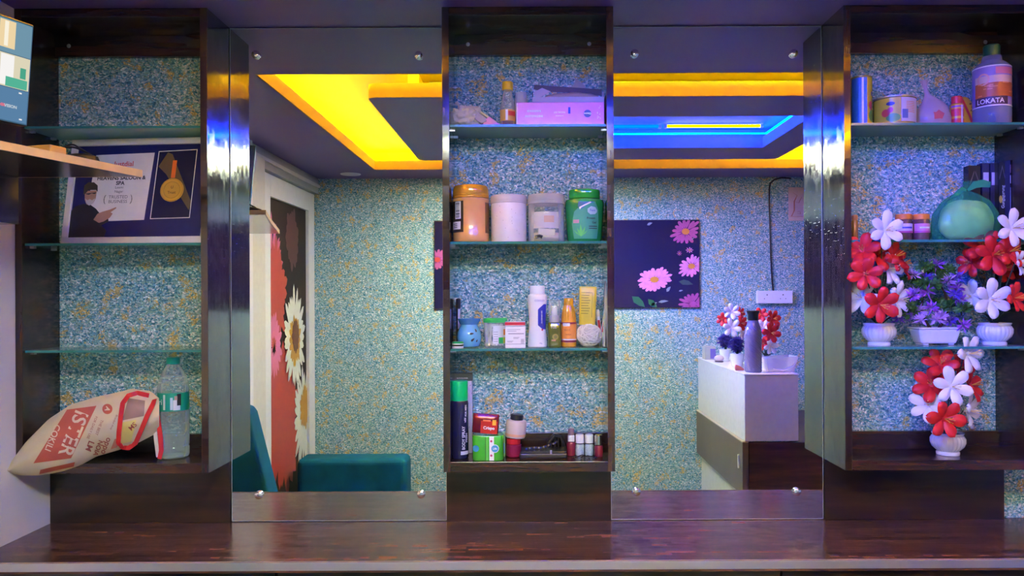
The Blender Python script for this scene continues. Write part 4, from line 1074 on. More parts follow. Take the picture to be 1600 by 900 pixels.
def bag_text(body, px, py, size, ang, m, bold=0.0, sc=1.0):
    c, s_ = math.cos(ang), math.sin(ang)
    def f(x, z): return bag_point(px + (x*c+z*s_)*1.0, py + (x*s_-z*c)*1.0, -1, .0024)
    o = lettering(body, size, m, t, fn=f, bold=bold, name='bag_lettering'); o.matrix_parent_inverse = T0
A = math.radians(112)
bag_text('ISTER', 113, 677, 31, A, C('cream_letter', (.70,.58,.40), .6), .5)
bag_text('COKILI', 81, 684, 14, A, C('cream_letter2', (.70,.58,.40), .6), .2)
bag_text('LM', 139, 697, 13, A, M_BAGD, .3); bag_text('NOIA', 152, 700, 10, A, M_BAGD, .2); bag_text('oppo', 165, 697, 13, A, M_BAGD, .2)
bag_text('FOR DAILY USE', 143, 668, 5.5, A, M_BAGD); bag_text('THE BEST', 154, 668, 6, A, M_BAGD); bag_text('Branded shop', 177, 660, 4.5, A, M_BAGD)
n = 24
bag_part('round_emblem', MB().add([bag_point(167+8*math.cos(2*PI*k/n), 639+8*math.sin(2*PI*k/n), -1, .0016) for k in range(n)], [tuple(range(n))]), M_BAGR)
bag_text('A', 167, 639, 10, A, C('cream_letter3', (.70,.58,.40), .6), .3)
bag_patch('red_seal', [(172,702),(182,699),(187,684),(178,686)], C('faded_red_print', (.55,.20,.10), .55), .0014, 6)
bag_patch('yellow_inner', [(188,694),(204,690),(212,656),(190,660)], C('yellow_packet', (.66,.58,.16), .45), .0016, 8)
bag_patch('brown_inner', [(190,657),(224,650),(226,626),(200,622)], C('brown_packet', (.26,.17,.12), .5), .0016, 8)
bag_text('SM', 206, 666, 11, A+.4, M_BAGD, .1)
M_STRAP = C('red_ribbon_strap', (.58,.02,.025), .45)
def strap(pts, w, name='strap', m=M_STRAP):
    P = []
    for k in range(len(pts)-1):
        for q in range(5):
            a = q/5; P.append((pts[k][0]+(pts[k+1][0]-pts[k][0])*a, pts[k][1]+(pts[k+1][1]-pts[k][1])*a))
    P.append(pts[-1])
    W = [bag_point(a, b, -1, .006) for a, b in P]
    bag_part(name, MB().ribbon(W, w, .0016), m, 40)
strap([(232,618),(214,614),(200,618),(191,630),(188,650),(185,675),(184,692),(190,699),(200,700),(211,692),(219,674),(229,650),(237,634),(241,624)], .0125)
yy = -.150
def P3(a, b, yy): return (mx(a, yy), yy, mz(a, b, yy))
bag_part('strap', MB().ribbon([P3(238,626,-.118), P3(243,640,-.136), P3(247,660,-.146), P3(250,684,yy), P3(251,704,yy), P3(248,717,-.148)], [.010,.012,.012,.013,.013,.011], .0016), M_STRAP, 40)
bag_part('strap_back', MB().ribbon([P3(236,640,-.128), P3(240,660,-.140), P3(243,690,-.146), P3(246,714,-.147)], .010, .0016), C('white_strap_back', (.66,.60,.52), .5), 40)

# ================================================================== WALL SHELF WITH THE MONITOR (left foreground)
ZS = EYE+.306
t = thing('corner_shelf', 'wall shelf with pale wooden edge jutting in at upper left', 'shelf', (XL+.001, -.8, ZS-.016))
T0 = Matrix.Translation(t.location).inverted()
def sp_(name, mb, m, bev=0):
    o = part(name, mb, m, t, bev); o.matrix_parent_inverse = T0; return o
edge = [(-.935,-.43), (-1.035,-.79), (-1.155,-1.25)]
sp_('board', MB().plate([(XL+.001,-.43), (-.939,-.432), (-1.039,-.79), (-1.159,-1.25), (XL+.001,-1.25)][::-1], ZS-.016, ZS), walnut_mat('shelf_underside_walnut', 'Y', rough=.2))
M_OAK = C('pale_wood_edging', (.70,.48,.17), .45, vary=.25, scale=18)
mb = MB()
for (a, b), (c, d) in zip(edge, edge[1:]):
    L_ = math.hypot(c-a, d-b); nx, ny = -(d-b)/L_, (c-a)/L_
    if nx < 0: nx, ny = -nx, -ny
    mb.plate([(a-nx*.004,b-ny*.004),(a,b),(c,d),(c-nx*.004,d-ny*.004)], ZS-.0165, ZS+.0005)
sp_('edge_band', mb, M_OAK)
sp_('end_band', MB().box(XL+.002, -.939, -.431, -.428, ZS-.016, ZS), M_OAK)
sp_('support_block', MB().box(XL+.001, -1.232, -.62, -.432, EYE+.176, ZS-.0165), walnut_mat('support_walnut', 'Y', rough=.14), .001)
M_SCRB = glow('screen_blue', (.10,.22,.38), 1.0); 
t = thing('camera_monitor', 'small camera monitor showing picture tiles on the corner shelf', 'monitor', (-1.075, -.645, ZS), rot=(0, .10, -.35))
def scr(name, y0, y1, z0, z1, m, x=.0004, par=None): return part(name, MB().box(x-.0005, x, y0, y1, z0, z1), m, par or t)
part('casing', MB().box(-.022, -.0008, -.275, .0, .058, .272), M_BLACK, t, .002)
s_ = part('screen', MB().box(-.0008, 0, -.273, -.002, .060, .269), glow('screen_dark', (.05,.12,.20), 1.0), t)
for c_ in range(2):
    y1 = -.004-.137*c_; y0 = y1-.134
    for k in range(3):
        z0 = .0625+.0685*k
        scr('picture_tile', y0, y1, z0, z0+.067, (M_SCRB, glow('screen_room', (.72,.66,.48), 1.0), glow('screen_hall', (.16,.30,.40), 1.0))[k], .0006, s_)
    if c_ == 0:
        scr('picture', y0+.02, y1-.075, 0.2045, 0.2620, glow('screen_wall', (.55,.62,.42), .9), .0010, s_)
        scr('picture', y1-.068, y1-.035, 0.2089, 0.2642, glow('screen_doorway', (.85,.66,.38), 1.0), .0010, s_)
        scr('picture', y1-.058, y1-.050, 0.2122, 0.2620, glow('screen_lamp', (.95,.88,.72), 1.0), .0013, s_)
        scr('picture', y1-.090, y1-.070, 0.1371, 0.1868, glow('screen_shelves', (.35,.26,.16), .9), .0010, s_)
        scr('picture', y1-.062, y1-.034, 0.1338, 0.1957, glow('screen_glare', (.92,.90,.88), 1.0), .0010, s_)
        scr('picture', y1-.050, y1-.004, 0.1321, 0.1515, glow('screen_green', (.10,.50,.34), .9), .0012, s_)
        scr('picture', y1-.020, y1-.008, 0.1537, 0.1758, glow('screen_chair', (.08,.42,.28), .9), .0012, s_)
        for body, yc, mm in (('HIK', -.058, glow('logo_red', (.85,.16,.22), 1.0)), ('VISION', -.040, glow('logo_grey', (.55,.62,.68), 1.0))):
            lettering(body, .0085, mm, s_, fn=lambda x, z, yc=yc: (.0014, yc+x, .092+z), bold=.0003, name='screen_lettering')
        for zz, yy_ in ((.122, -.018), (.068, -.014)): scr('screen_mark', yy_-.006, yy_, zz, zz+.003, glow('mark_white', (.85,.85,.85), 1.0), .0012, s_)
part('stand', MB().box(-.05, .028, -.26, -.085, .004, .048), M_WHITE, t, .002)
part('stand_line', MB().box(.0278, .0284, -.255, -.087, .010, .0108), C('grey_line', (.45,.43,.42), .5), t)
t = thing('spiral_notebook', 'dark spiral bound notebook standing behind the monitor', 'notebook', (-1.135, -.585, ZS), rot=(0, .10, -.35))
part('cover', MB().box(-.012, 0, -.20, -.004, .001, .275), M_BLACK, t, .001)
M_COIL = C('brass_wire', (.42,.30,.14), .35, metal=.7)
for k in range(9):
    z = .165+.0115*k
    part('coil', MB().tube([(-.006+.0062*math.cos(a), -.002+.008*math.sin(a), z) for a in [2*PI*q/12 for q in range(12)]], .0007, 5, closed=True), M_COIL, t)
t = thing('wooden_tray', 'small honey coloured wooden box on the corner shelf beside the monitor stand', 'box', (-1.045, -.585, ZS+.0006), rotz=-.25)
M_HONEY = C('honey_wood', (.62,.36,.08), .4, vary=.25, scale=25)
part('base', MB().box(-.06, .002, -.02, .02, 0, .010), C('pale_base', (.72,.62,.48), .5), t)
part('box', MB().box(-.06, .004, -.022, .022, .0102, .028), M_HONEY, t, .003)
t = thing('power_adapter', 'black power adapter with looped cables near the tip of the corner shelf', 'adapter', (-1.035, -.52, ZS+.0006), rotz=-.3)
part('brick', MB().lathe([(.045,0),(.055,.003),(.05,.014),(.03,.021),(.01,.023)], 24, sy=.5), M_BLACK, t)
for pts in ([(-.13,-.05,.004),(-.08,-.02,.012),(-.03,0,.045),(0,.005,.035),(.04,.0,.012)], [(-.13,-.06,.010),(-.06,-.04,.024),(-.02,-.01,.038),(.01,0,.030),(.05,.004,.008)], [(-.1,.01,.004),(-.05,.015,.010),(0,.02,.015),(.03,.01,.018)]):
    P = [Vector(p) for p in pts]; Q = []
    for k in range(len(P)-1):
        p0, p1, p2, p3 = P[max(k-1,0)], P[k], P[k+1], P[min(k+2, len(P)-1)]
        for q in range(6):
            a = q/6; Q.append(.5*((2*p1)+(p2-p0)*a+(2*p0-5*p1+4*p2-p3)*a*a+(3*p1-p0-3*p2+p3)*a**3))
    Q.append(P[-1])
    part('cable', MB().tube(Q, .0022, 7), M_BLACK, t)
# ================================================================== RIGHT CABINET, TOP GLASS SHELF
y = -.085
def can(name, label, px0, px1, ytop, ybot=187):
    r = ml((px1-px0)/2, y); h = ml(ybot-ytop, y)
    t = thing(name, label, 'tin', (mx((px0+px1)/2, y), y, S1))
    part('body', MB().lathe([(.97*r,0),(1.0*r,.0015),(1.0*r,.003),(.975*r,.0045),(.975*r,h-.0045),(1.0*r,h-.003),(1.0*r,h-.001),(.95*r,h),(.93*r,h-.002),(.1*r,h-.002)], 40), C(name+'_metal', (.42,.40,.10), .25, metal=.5), t)
    return t, r, h
t, r, h = can('tall_tin', 'tall blue and yellow tin at the left end of the top right shelf', 1331.5, 1363, 109)
part('blue_wrap', MB().wrap(r*.985, .006, h-.006, -1.5, .15, 16), C('blue_tin_print', (.02,.14,.62), .25), t)
part('green_wrap', MB().wrap(r*.985, .006, h-.006, .17, 1.6, 14), C('yellow_green_print', (.50,.44,.03), .25), t)
part('white_bar', MB().wrap(r*.992, .006, h-.006, -.38, -.18, 4), M_PRINTW, t)
part('badge', MB().spot(r*.998, h*.64, .85, .26, h*.05), C('navy_badge', (.02,.02,.16), .3), t)
part('fruit_print', MB().spot(r*.998, h*.40, .62, .30, h*.09), C('red_fruit_print', (.50,.04,.04), .3), t)
part('leaf_print', MB().spot(r*1.001, h*.20, .85, .55, h*.12), C('leaf_green_print', (.08,.28,.03), .3), t)
t, r, h = can('short_tin', 'short round yellow tin with fruit print next to the tall tin', 1367, 1430.5, 144)
part('yellow_wrap', MB().wrap(r*.982, .006, h-.006, -1.6, -.15, 16), C('yellow_tin_print', (.55,.46,.03), .25), t)
part('white_wrap', MB().wrap(r*.982, .006, h-.006, -.13, .95, 14), C('pale_tin_print', (.46,.48,.58), .3), t)
part('yellow_wrap', MB().wrap(r*.982, .006, h-.006, .97, 1.6, 8), C('yellow_tin_print2', (.62,.46,.03), .25), t)
part('badge', MB().spot(r*.992, h*.72, -.62, .20, h*.07), C('navy_badge2', (.02,.02,.10), .3), t)
part('fruit_print', MB().spot(r*.992, h*.40, -.85, .20, h*.14).spot(r*.993, h*.50, -.62, .13, h*.10), C('red_fruit_print2', (.55,.05,.04), .3), t)
part('leaf_print', MB().spot(r*.990, h*.22, -.50, .34, h*.15), C('leaf_green_print2', (.08,.30,.03), .3), t)
tb = MB()
for k in range(7): tb.wrap(r*.988, h*(.40+.06*k), h*(.42+.06*k), .12, .62, 5)
part('table_print', tb, C('orange_print', (.55,.24,.06), .4), t)
part('photo_print', MB().wrap(r*.988, h*.18, h*.50, -.08, .20, 5), C('blue_photo_print', (.06,.12,.42), .4), t)
part('lid_rim', MB().lathe([(1.0*r,h-.0028),(1.012*r,h-.002),(1.012*r,h+.0005),(.97*r,h+.001),(.95*r,h-.001)], 40), M_STEEL, t)

t = thing('tied_bag', 'small translucent bag tied in a tail beside the short tin', 'bag', (mx(1459, y), y, S1))
r = ml(27, y); h = ml(48, y)
def fn(u, v):
    a = 2*PI*u
    P = [(0,.55,0),(.12,.95,.05),(.35,1.0,.30),(.6,.80,.62),(.75,.48,.85),(.86,.16,1.02),(.93,.10,1.25),(1.0,.22,1.52)]
    for (a0,b0,c0),(a1,b1,c1) in zip(P, P[1:]):
        if v <= a1:
            q = (v-a0)/(a1-a0); rr = b0+(b1-b0)*q; zz = c0+(c1-c0)*q; break
    lean = -.55*max(0, v-.7)/.3
    return (r*(rr*math.cos(a)+lean), r*.8*rr*math.sin(a), h*zz)
part('film', rough_blob(36, 30, fn, 6.1, .0035, 3.0), clear_mat('rosy_film', (.66,.54,.60), .55, .18), t)
def fn(u, v):
    a = 2*PI*u; q = math.sin(PI*min(max(v,.001),.999))**.7
    return (r*.8*q*math.cos(a), r*.6*q*math.sin(a), h*.36*(1-math.cos(PI*v)))
part('contents', rough_blob(26, 14, fn, 7.3, .004, 4.0), C('pink_white_sweets', (.60,.44,.50), .6, vary=.3, scale=60), t, loc=(0,0,.002))
part('red_print', MB().add([(-.006+.015*math.cos(q*.5)*(1+.25*math.sin(q*1.7)), -r*.80-.002, .026+.012*math.sin(q*.5)*(1+.3*math.cos(q*2.3))) for q in range(12)], [tuple(range(12))]), C('faded_rose_print', (.45,.08,.12), .5), t)

t = thing('snack_tube', 'red sauce tube with yellow wrapper standing by the water bottle', 'tube', (mx(1496, -.10), -.10, S1))
r = ml(9.8, -.10); h = ml(46, -.10)
part('tube', MB().lathe([(.9*r,0),(r,.002),(r,h*.70),(.8*r,h*.74)], 26), C('yellow_tube', (.72,.40,.03), .3), t)
part('cap', MB().lathe([(.78*r,h*.74),(.8*r,h*.745),(.8*r,h*.98),(.7*r,h),(.1*r,h)], 26, flute=20, fa=.015), M_RED, t)
for a, b, mm in ((.05,.22,M_RED),(.30,.55,M_RED),(.60,.66,C('purple_band', (.30,.08,.40), .3))): part('band', MB().wrap(r*1.01, h*a, h*b, -1.4, 1.4, 14), mm, t)
part('white_line', MB().wrap(r*1.02, h*.02, h*.68, .15, .5, 4), C('lilac_gloss_print', (.60,.50,.75), .3), t)
t = thing('biscuit_packet', 'round yellow biscuit packet with red stripe leaning behind the sauce tube', 'packet', (mx(1510, -.06), -.06, S1), rot=(-.12, 0, 0))
r = ml(18.5, -.06)
n = 26
def lens(u, v):
    a = 2*PI*u; q = math.sin(PI*min(max(v,.001),.999)); return (r*.85*q*math.cos(a), -.012*math.cos(PI*v), r*1.42+r*1.42*q*math.sin(a))
part('pouch', rough_blob(26, 12, lens, 3.7, .002, 3.0), C('yellow_wrapper', (.78,.46,.03), .3), t)
part('red_stripe', MB().ribbon([(-.014,-.0135,.090),(-.004,-.0145,.062),(.006,-.0145,.035),(.014,-.013,.010)], .006, .001), M_RED, t)
pr = MB()
for a, b in ((.010,.070),(.016,.060),(.012,.050),(.019,.045)): pr.prism([(a-.004,b),(a,b+.003),(a+.005,b+.001),(a+.001,b-.003)], -.0150, -.0142)
part('brown_print', pr, C('brown_print', (.22,.10,.02), .5), t)

y = -.088; r = ml(26.8, y); h = ml(127, y)
t = thing('big_water_bottle', 'large plastic bottle with sunset label at the right of the top shelf', 'bottle', (mx(1551, y), y, S1))
prof = [(.82,0),(.95,.01),(1.0,.04),(1.02,.19),(.98,.215),(.985,.23),(.985,.70),(.97,.72),(.80,.76),(.55,.80),(.50,.86)]
part('plastic_body', MB().lathe([(a*r, b*h) for a, b in prof], 40), clear_mat('smoky_bottle_plastic', (.50,.55,.70), .30, .06), t)
part('water', MB().lathe([(a*r*.95, b*h+.001) for a, b in prof[:5]], 36), C('blue_water', (.04,.06,.22), .05), t)
part('label', MB().wrap(r*.995, h*.225, h*.70, -2.4, 2.4, 34), C('violet_label', (.34,.26,.58), .3), t)
part('label_rust', MB().wrap(r*1.003, h*.33, h*.50, -1.5, 1.5, 24), C('rust_print', (.50,.13,.03), .35), t)
part('label_haze', MB().wrap(r*1.003, h*.50, h*.585, -1.5, 1.5, 24), C('pale_haze_print', (.68,.52,.45), .35), t)
sh = MB()
for k in range(12):
    a = -1.35+2.6*random.random(); z = h*(.34+.15*random.random()); sh.wrap(r*1.010, z, z+h*.012, a, a+.15+.3*random.random(), 4)
part('label_strokes', sh, C('orange_stroke_print', (.75,.30,.10), .35), t)
part('label_pink', MB().wrap(r*1.008, h*.60, h*.68, -.35, 1.1, 12), C('pink_letter_print', (.70,.22,.30), .35), t)
part('label_dark', MB().wrap(r*1.003, h*.23, h*.33, -1.5, .35, 14), C('dark_plum_print', (.05,.02,.06), .35), t)
rg = MB()
for k in range(24):
    a = 2*PI*k/24; b = 2*PI*(k+1)/24
    def q(t_, rr): 
        x = rr*math.cos(t_); aa = -.98+x/r; return (r*1.012*math.sin(aa), -r*1.012*math.cos(aa), h*.545+rr*math.sin(t_))
    rg.add([q(a,.017), q(b,.017), q(b,.012), q(a,.012)], [(0,1,2,3)])
part('ring_logo', rg, C('peach_ring_print', (.75,.42,.35), .35), t)
lettering('LOKATA', .0185, M_PRINTW, t, (0,0,h*.275), R=r*1.02, a0=-.62, bold=.0003)
part('label_edge', MB().wrap(r*1.004, h*.695, h*.71, -2.4, 2.4, 30), M_PRINTW, t)
part('label_edge', MB().wrap(r*1.004, h*.215, h*.23, -2.4, 2.4, 30), M_PRINTW, t)
part('cap', MB().lathe([(.42*r,.862*h),(.44*r,.866*h),(.44*r,.985*h),(.38*r,1.0*h),(.1*r,1.0*h)], 28, flute=28, fa=.012), C('dark_green_cap', (.01,.10,.08), .4), t)

# ================================================================== RIGHT CABINET, SECOND GLASS SHELF
y = -.075
for px, lab in ((1412.5, 'small jar with orange lid and violet label beside the white lily'), (1439.5, 'small jar with orange lid and pink label beside the green bag')):
    r = ml(12.6, y); h = ml(42, y)
    t = thing('spice_jar', lab, 'jar', (mx(px, y), y, S2), group='orange lidded jars')
    part('body', MB().lathe([(.92*r,0),(r,.003),(r,h*.74),(.9*r,h*.80)], 30), C('dark_contents', (.10,.05,.06), .15, vary=.5, scale=90, coat=.5), t)
    part('lid', MB().lathe([(.93*r,h*.80),(.98*r,h*.81),(.98*r,h*.98),(.9*r,h),(.1*r,h)], 30, flute=26, fa=.01), M_ORANGE, t)
    part('label', MB().wrap(r*1.01, h*.36, h*.64, -1.3, 1.3, 16), C('violet_white_label', (.62,.50,.74) if px < 1420 else (.60,.22,.40), .35), t)
    part('label_band', MB().wrap(r*1.018, h*.30, h*.37, -1.3, 1.3, 16), C('magenta_band', (.42,.05,.28), .35), t)
    part('label_print', MB().wrap(r*1.018, h*.46, h*.52, -.6, .7, 8), M_PRINTW if px > 1420 else M_BLUEP, t)
t = thing('candy_dome', 'squat clear jar half hidden behind the white lily', 'jar', (mx(1378, -.05), -.05, S2))
part('dome', MB().lathe([(.034,0),(.038,.004),(.036,.026),(.028,.040),(.012,.047),(.002,.048)], 30), M_CLEAR, t)
part('contents', MB().lathe([(.030,.002),(.033,.006),(.030,.020),(.012,.027)], 24), C('pale_sweets', (.46,.44,.46), .5, vary=.4, scale=120), t)
t = thing('gold_tube', 'slim gold tube standing at the left edge behind the lilies', 'tube', (mx(1336, -.04), -.04, S2))
part('barrel', MB().lathe([(.008,0),(.009,.002),(.009,.062),(.008,.064)], 18), C('gold_orange_tube', (.62,.30,.05), .25, metal=.4), t)
part('cap', MB().lathe([(.0075,.0645),(.0085,.066),(.0085,.078),(.006,.080)], 18), C('orange_cap', (.70,.30,.06), .3), t)

y = -.083
t = thing('green_bag', 'tied green plastic bag bulging with pale contents in front of dark boxes', 'bag', (mx(1510, y), y, S2))
r = ml(52, y); h = ml(93, y)
def fn(u, v):
    a = 2*PI*u
    P = [(0,.88,0),(.08,.98,.03),(.25,1.0,.22),(.45,.92,.45),(.62,.66,.66),(.74,.36,.78),(.83,.12,.84),(.9,.15,.92),(1.0,.30,1.0)]
    for (a0,b0,c0),(a1,b1,c1) in zip(P, P[1:]):
        if v <= a1:
            q = (v-a0)/(a1-a0); rr = b0+(b1-b0)*q; zz = c0+(c1-c0)*q; break
    fold = 1+.06*math.sin(a*9+v*3)*min(1, v*1.6)
    return (r*(rr*fold*math.cos(a)-.02*v+(.25*max(0, v-.84)/.16)), .058*min(1, rr*1.1)*fold*math.sin(a), h*zz)
part('film', rough_blob(54, 34, fn, 8.8, .003, 2.5), clear_mat('green_film', (.04,.44,.24), .20, .14, tint=(.55,.90,.60)), t)
def fn(u, v):
    a = 2*PI*u; q = math.sin(PI*min(max(v,.001),.999))**.55
    return (r*.90*q*math.cos(a)*(1-.25*v), .048*q*math.sin(a), h*.33*(1-math.cos(PI*v)))
part('contents', rough_blob(34, 18, fn, 9.9, .004, 3.0), C('pale_green_contents', (.88,.95,.58), .6, vary=.15, scale=40), t, loc=(0,0,.002))
part('bag_ear', MB().ribbon([(.0,-.01,h*.84),(.016,-.016,h*.93),(.036,-.02,h*.95),(.060,-.016,h*.93)], [.006,.020,.022,.016], .0015), clear_mat('green_film_ear', (.03,.32,.18), .7, .2), t)
part('bag_ear', MB().ribbon([(-.005,-.01,h*.84),(-.018,-.014,h*.86),(-.034,-.016,h*.78),(-.050,-.012,h*.70)], [.006,.014,.014,.006], .0015), clear_mat('green_film_ear2', (.03,.32,.18), .7, .2), t)

yb = -.022
BX = [(1514, 1533.5, 252, -.018), (1535, 1547, 248, -.020), (1548, 1560.5, 248, -.022), (1562, 1578, 247, -.024), (1579, 1590, 245, -.020)]
labs = ['black box with bronze chevron lines standing leftmost behind the green bag', 'thin navy box with white sticker second in the row of dark boxes', 'thin navy box with white sticker third in the row of dark boxes',
        'black box with white vertical lettering and gold oval', 'thin blue box with red and white stickers at the right cabinet side']
M_BOXK = C('black_glossy_box', (.014,.012,.020), .25); M_BOXN = C('navy_glossy_box', (.02,.018,.07), .25)
M_CHEV = C('bronze_line', (.16,.11,.10), .4)
for k, (a, b, top, yy) in enumerate(BX):
    yfr = -.115 if k > 2 else -.135 + .0*k
    yfr = -.016-.10 if k > 2 else -.022
    yfr = [-.022, -.022, -.022, -.045, -.07][k]
    x0, x1 = mx(a, yfr), min(mx(b, yfr), 1.3815); h = ml(372-top, yfr)
    t = thing('dark_box', labs[k], 'box', ((x0+x1)/2, yfr, S2), group='row of dark boxes')
    w = (x1-x0)/2
    part('carton', MB().box(-w+.0004, w-.0004, 0, .028 if k < 3 else .045, 0, h), M_BOXK if k in (0, 3) else M_BOXN, t, .001)
    if k in (1, 2): part('sticker', MB().box(-w*.65, w*.75, -.0006, .0002, h*.72, h*.88), C('lilac_sticker', (.62,.56,.66), .45), t)
    if k in (0, 3):
        for s_ in (-1, 1): part('chevron', MB().prism([(0, h*.955),(s_*w*.9, h*.80),(s_*w*.9, h*.775),(0, h*.925)] if k == 3 else [(s_*w*.1, h*.93),(s_*w*.9, h*.74),(s_*w*.9, h*.71),(s_*w*.1, h*.90)], -.0006, .0002), M_CHEV, t)
    if k == 3:
        lettering('Gungagurung', .0125, C('silver_lettering', (.55,.55,.62), .4), t, (w*.15, -.0012, h*.56), PI/2, bold=.0002)
        n = 18; part('gold_oval', MB().prism([(-w*.55+.0045*math.cos(2*PI*q/n), h*.53+.011*math.sin(2*PI*q/n)) for q in range(n)], -.0008, .0002), C('gold_oval_print', (.62,.42,.05), .35), t)
        part('red_print', MB().box(-w*.4, w*.9, -.0008, .0002, h*.04, h*.16), C('dark_red_print_b', (.30,.03,.04), .4), t)
    if k == 4:
        part('red_sticker', MB().box(-w*.6, w*.6, -.0008, .0002, h*.84, h*.94), C('red_white_sticker', (.45,.18,.24), .4), t)
        part('white_sticker', MB().box(-w*.6, w*.6, -.0008, .0002, h*.71, h*.81), C('white_sticker', (.62,.58,.66), .4), t)
        part('spine_line', MB().box(-.0006, .0006, -.0008, .0002, h*.36, h*.66), C('grey_blue_line', (.25,.25,.45), .4), t)

# ================================================================== LILIES AND BONSAI
M_PETW = C('white_petal', (.80,.76,.74), .5, vary=.05); M_PETR = C('red_petal', (.62,.015,.012), .5, vary=.15)
M_LEAFD = C('dark_leaf', (.012,.045,.022), .4, vary=.3); M_STEM = C('stem_green', (.02,.06,.03), .5)
M_STAM = C('orange_stamen', (.80,.34,.04), .5); M_STAMY = C('cream_stamen', (.80,.62,.25), .5)
M_CHINA = C('white_china', (.74,.74,.76), .18, coat=.5)
def petal_mesh(L, W, curl):
    mb = MB()
    def f(u, v):
        w = W*(math.sin(PI*(.05+.93*u**.92))**.85)*(v-.5)
        r_ = L*(.06+.92*math.sin(u*1.42)/math.sin(1.42)*(1-.04*u)); z = L*(.62*math.sin(u*1.5)*(1-u*curl))
        return (r_, w, z - abs(v-.5)**2*W*.55*(1-.5*u) + .1*W*math.cos((v-.5)*6.3)*u)
    mb.grid(f, 7, 4); me = mb.mesh('petal', 180); return me
PM = {}
for kind, L, W in (('w', .066, .034), ('r', .066, .037)):
    PM[kind] = petal_mesh(L, W, .62); PM[kind].materials.append(M_PETW if kind == 'w' else M_PETR)
def stam_mesh(m):
    mb = MB()
    for k in range(5):
        a = 2*PI*k/5; dx, dy = math.cos(a), math.sin(a)
        mb.tube([(0,0,.002), (.003*dx,.003*dy,.02), (.007*dx,.007*dy,.036), (.0085*dx,.0085*dy,.041)], [.0009,.0009,.0011,.0017], 5)
    me = mb.mesh('stamen'); me.materials.append(m); return me
SM = {'w': stam_mesh(M_STAMY), 'r': stam_mesh(M_STAM)}
def throat_mesh(m):
    me = MB().lathe([(.0015,-.010),(.003,-.006),(.006,0),(.008,.006)], 12).mesh('flower'); me.materials.append(m); return me
TM = {'w': throat_mesh(M_PETW), 'r': throat_mesh(M_PETR)}
def leaf_mesh(L, W):
    mb = MB(); mb.grid(lambda u, v: (L*u, W*math.sin(PI*min(.97, .05+u*.95))*(v-.5), L*(.28*math.sin(u*2.6)) - abs(v-.5)*W*.25), 6, 2)
    me = mb.mesh('leaf', 180); me.materials.append(M_LEAFD); return me
LM = leaf_mesh(.085, .020)
POT = MB().lathe([(.030,0),(.031,.002),(.030,.008),(.026,.011),(.030,.014),(.041,.024),(.0455,.036),(.0455,.046),(.040,.055),(.0385,.058),(.042,.062),(.041,.065),(.037,.064),(.034,.056)], 60).mesh('pot', 60)
POTR = MB().lathe([(.030,0),(.031,.002),(.031,.008),(.027,.011)], 40).mesh('pot_foot')
POTB = MB().lathe([(.0275,.0112),(.031,.014),(.041,.024),(.0452,.035),(.0452,.046),(.040,.055)], 96, flute=24, fa=.032).mesh('pot', 60)
POTT = MB().lathe([(.040,.0552),(.0405,.057),(.043,.0615),(.0425,.064),(.039,.064),(.036,.058)], 48).mesh('pot_rim')
for me in (POTR, POTB, POTT): me.materials.append(M_CHINA)
random.seed(11)
def lily_pot(label, base, flowers, k=1.0, facing=-1, group='lily arrangements'):
    # base: world point of the pot foot; flowers: (x, y, z) world, kind, yaw, pitch, size
    t = thing('lily_arrangement', label, 'flower pot', base, group=group)
    for nm, me in (('pot_foot', POTR), ('pot', POTB), ('pot_rim', POTT)):
        link(nm, me, None, t, scale=(k,k,k))
    top = Vector((0, 0, .058*k))
    part('soil', MB().lathe([(.030*k,.05*k),(.037*k,.058*k),(.002,.062*k)], 24), M_LEAFD, t)
    for i, (p, kind, yaw, pitch, size) in enumerate(flowers):
        q = Vector(p)-Vector(base)
        d = Vector((math.sin(yaw)*math.cos(pitch), facing*math.cos(yaw)*math.cos(pitch), math.sin(pitch)))
        back = q - d*.012*size
        m1 = (top+back)*.5 + Vector((random.uniform(-.006,.006), .006*-facing, .03*k))
        c_ = Vector((back.x*.35, back.y*.35, top.z+(back.z-top.z)*.45))
        pts = [top+Vector((random.uniform(-.01,.01), random.uniform(-.008,.008), -.005))]
        for s_ in range(1, 7):
            u = s_/6; pts.append(pts[0]*(1-u)**2 + c_*2*u*(1-u) + back*u*u)
        part('stem', MB().tube(pts, .0018*k, 5), M_STEM, t)
        f = link('flower', TM[kind], None, t, q)
        f.rotation_euler = d.to_track_quat('Z', 'Y').to_euler(); f.scale = (size,)*3
        off = random.random()
        for s_ in range(6):
            pt = link('petal', PM[kind], None, f, (0,0,0), (random.uniform(-.08,.08), random.uniform(-.12,.10), off+s_*PI/3))
            pt.scale = (random.uniform(.92,1.06),)*3
        link('stamen', SM[kind], None, f)
    for i in range(8):
        a = 2*PI*i/8+random.random()*.4
        lf = link('leaf', LM, None, t, (math.cos(a)*.006, math.sin(a)*.006, .060*k), (0, -.15-.5*random.random(), a)); lf.scale = (k*random.uniform(.45,.75) if math.sin(a) > .2 else k*random.uniform(.6,.9),)*3
    for i in range(5):
        a = 2*PI*i/5+.7
        z = .10+.035*i
        lf = link('leaf', LM, None, t, (.008*math.cos(a), .008*math.sin(a), z*k), (0, -.7, a)); lf.scale = (k*.45,)*3
    return t
def FL(px, py, y, kind, yaw=0, pitch=.1, size=1.0): return ((mx(px, y), y, mz(px, py, y)), kind, yaw, pitch, size)
yp = -.085
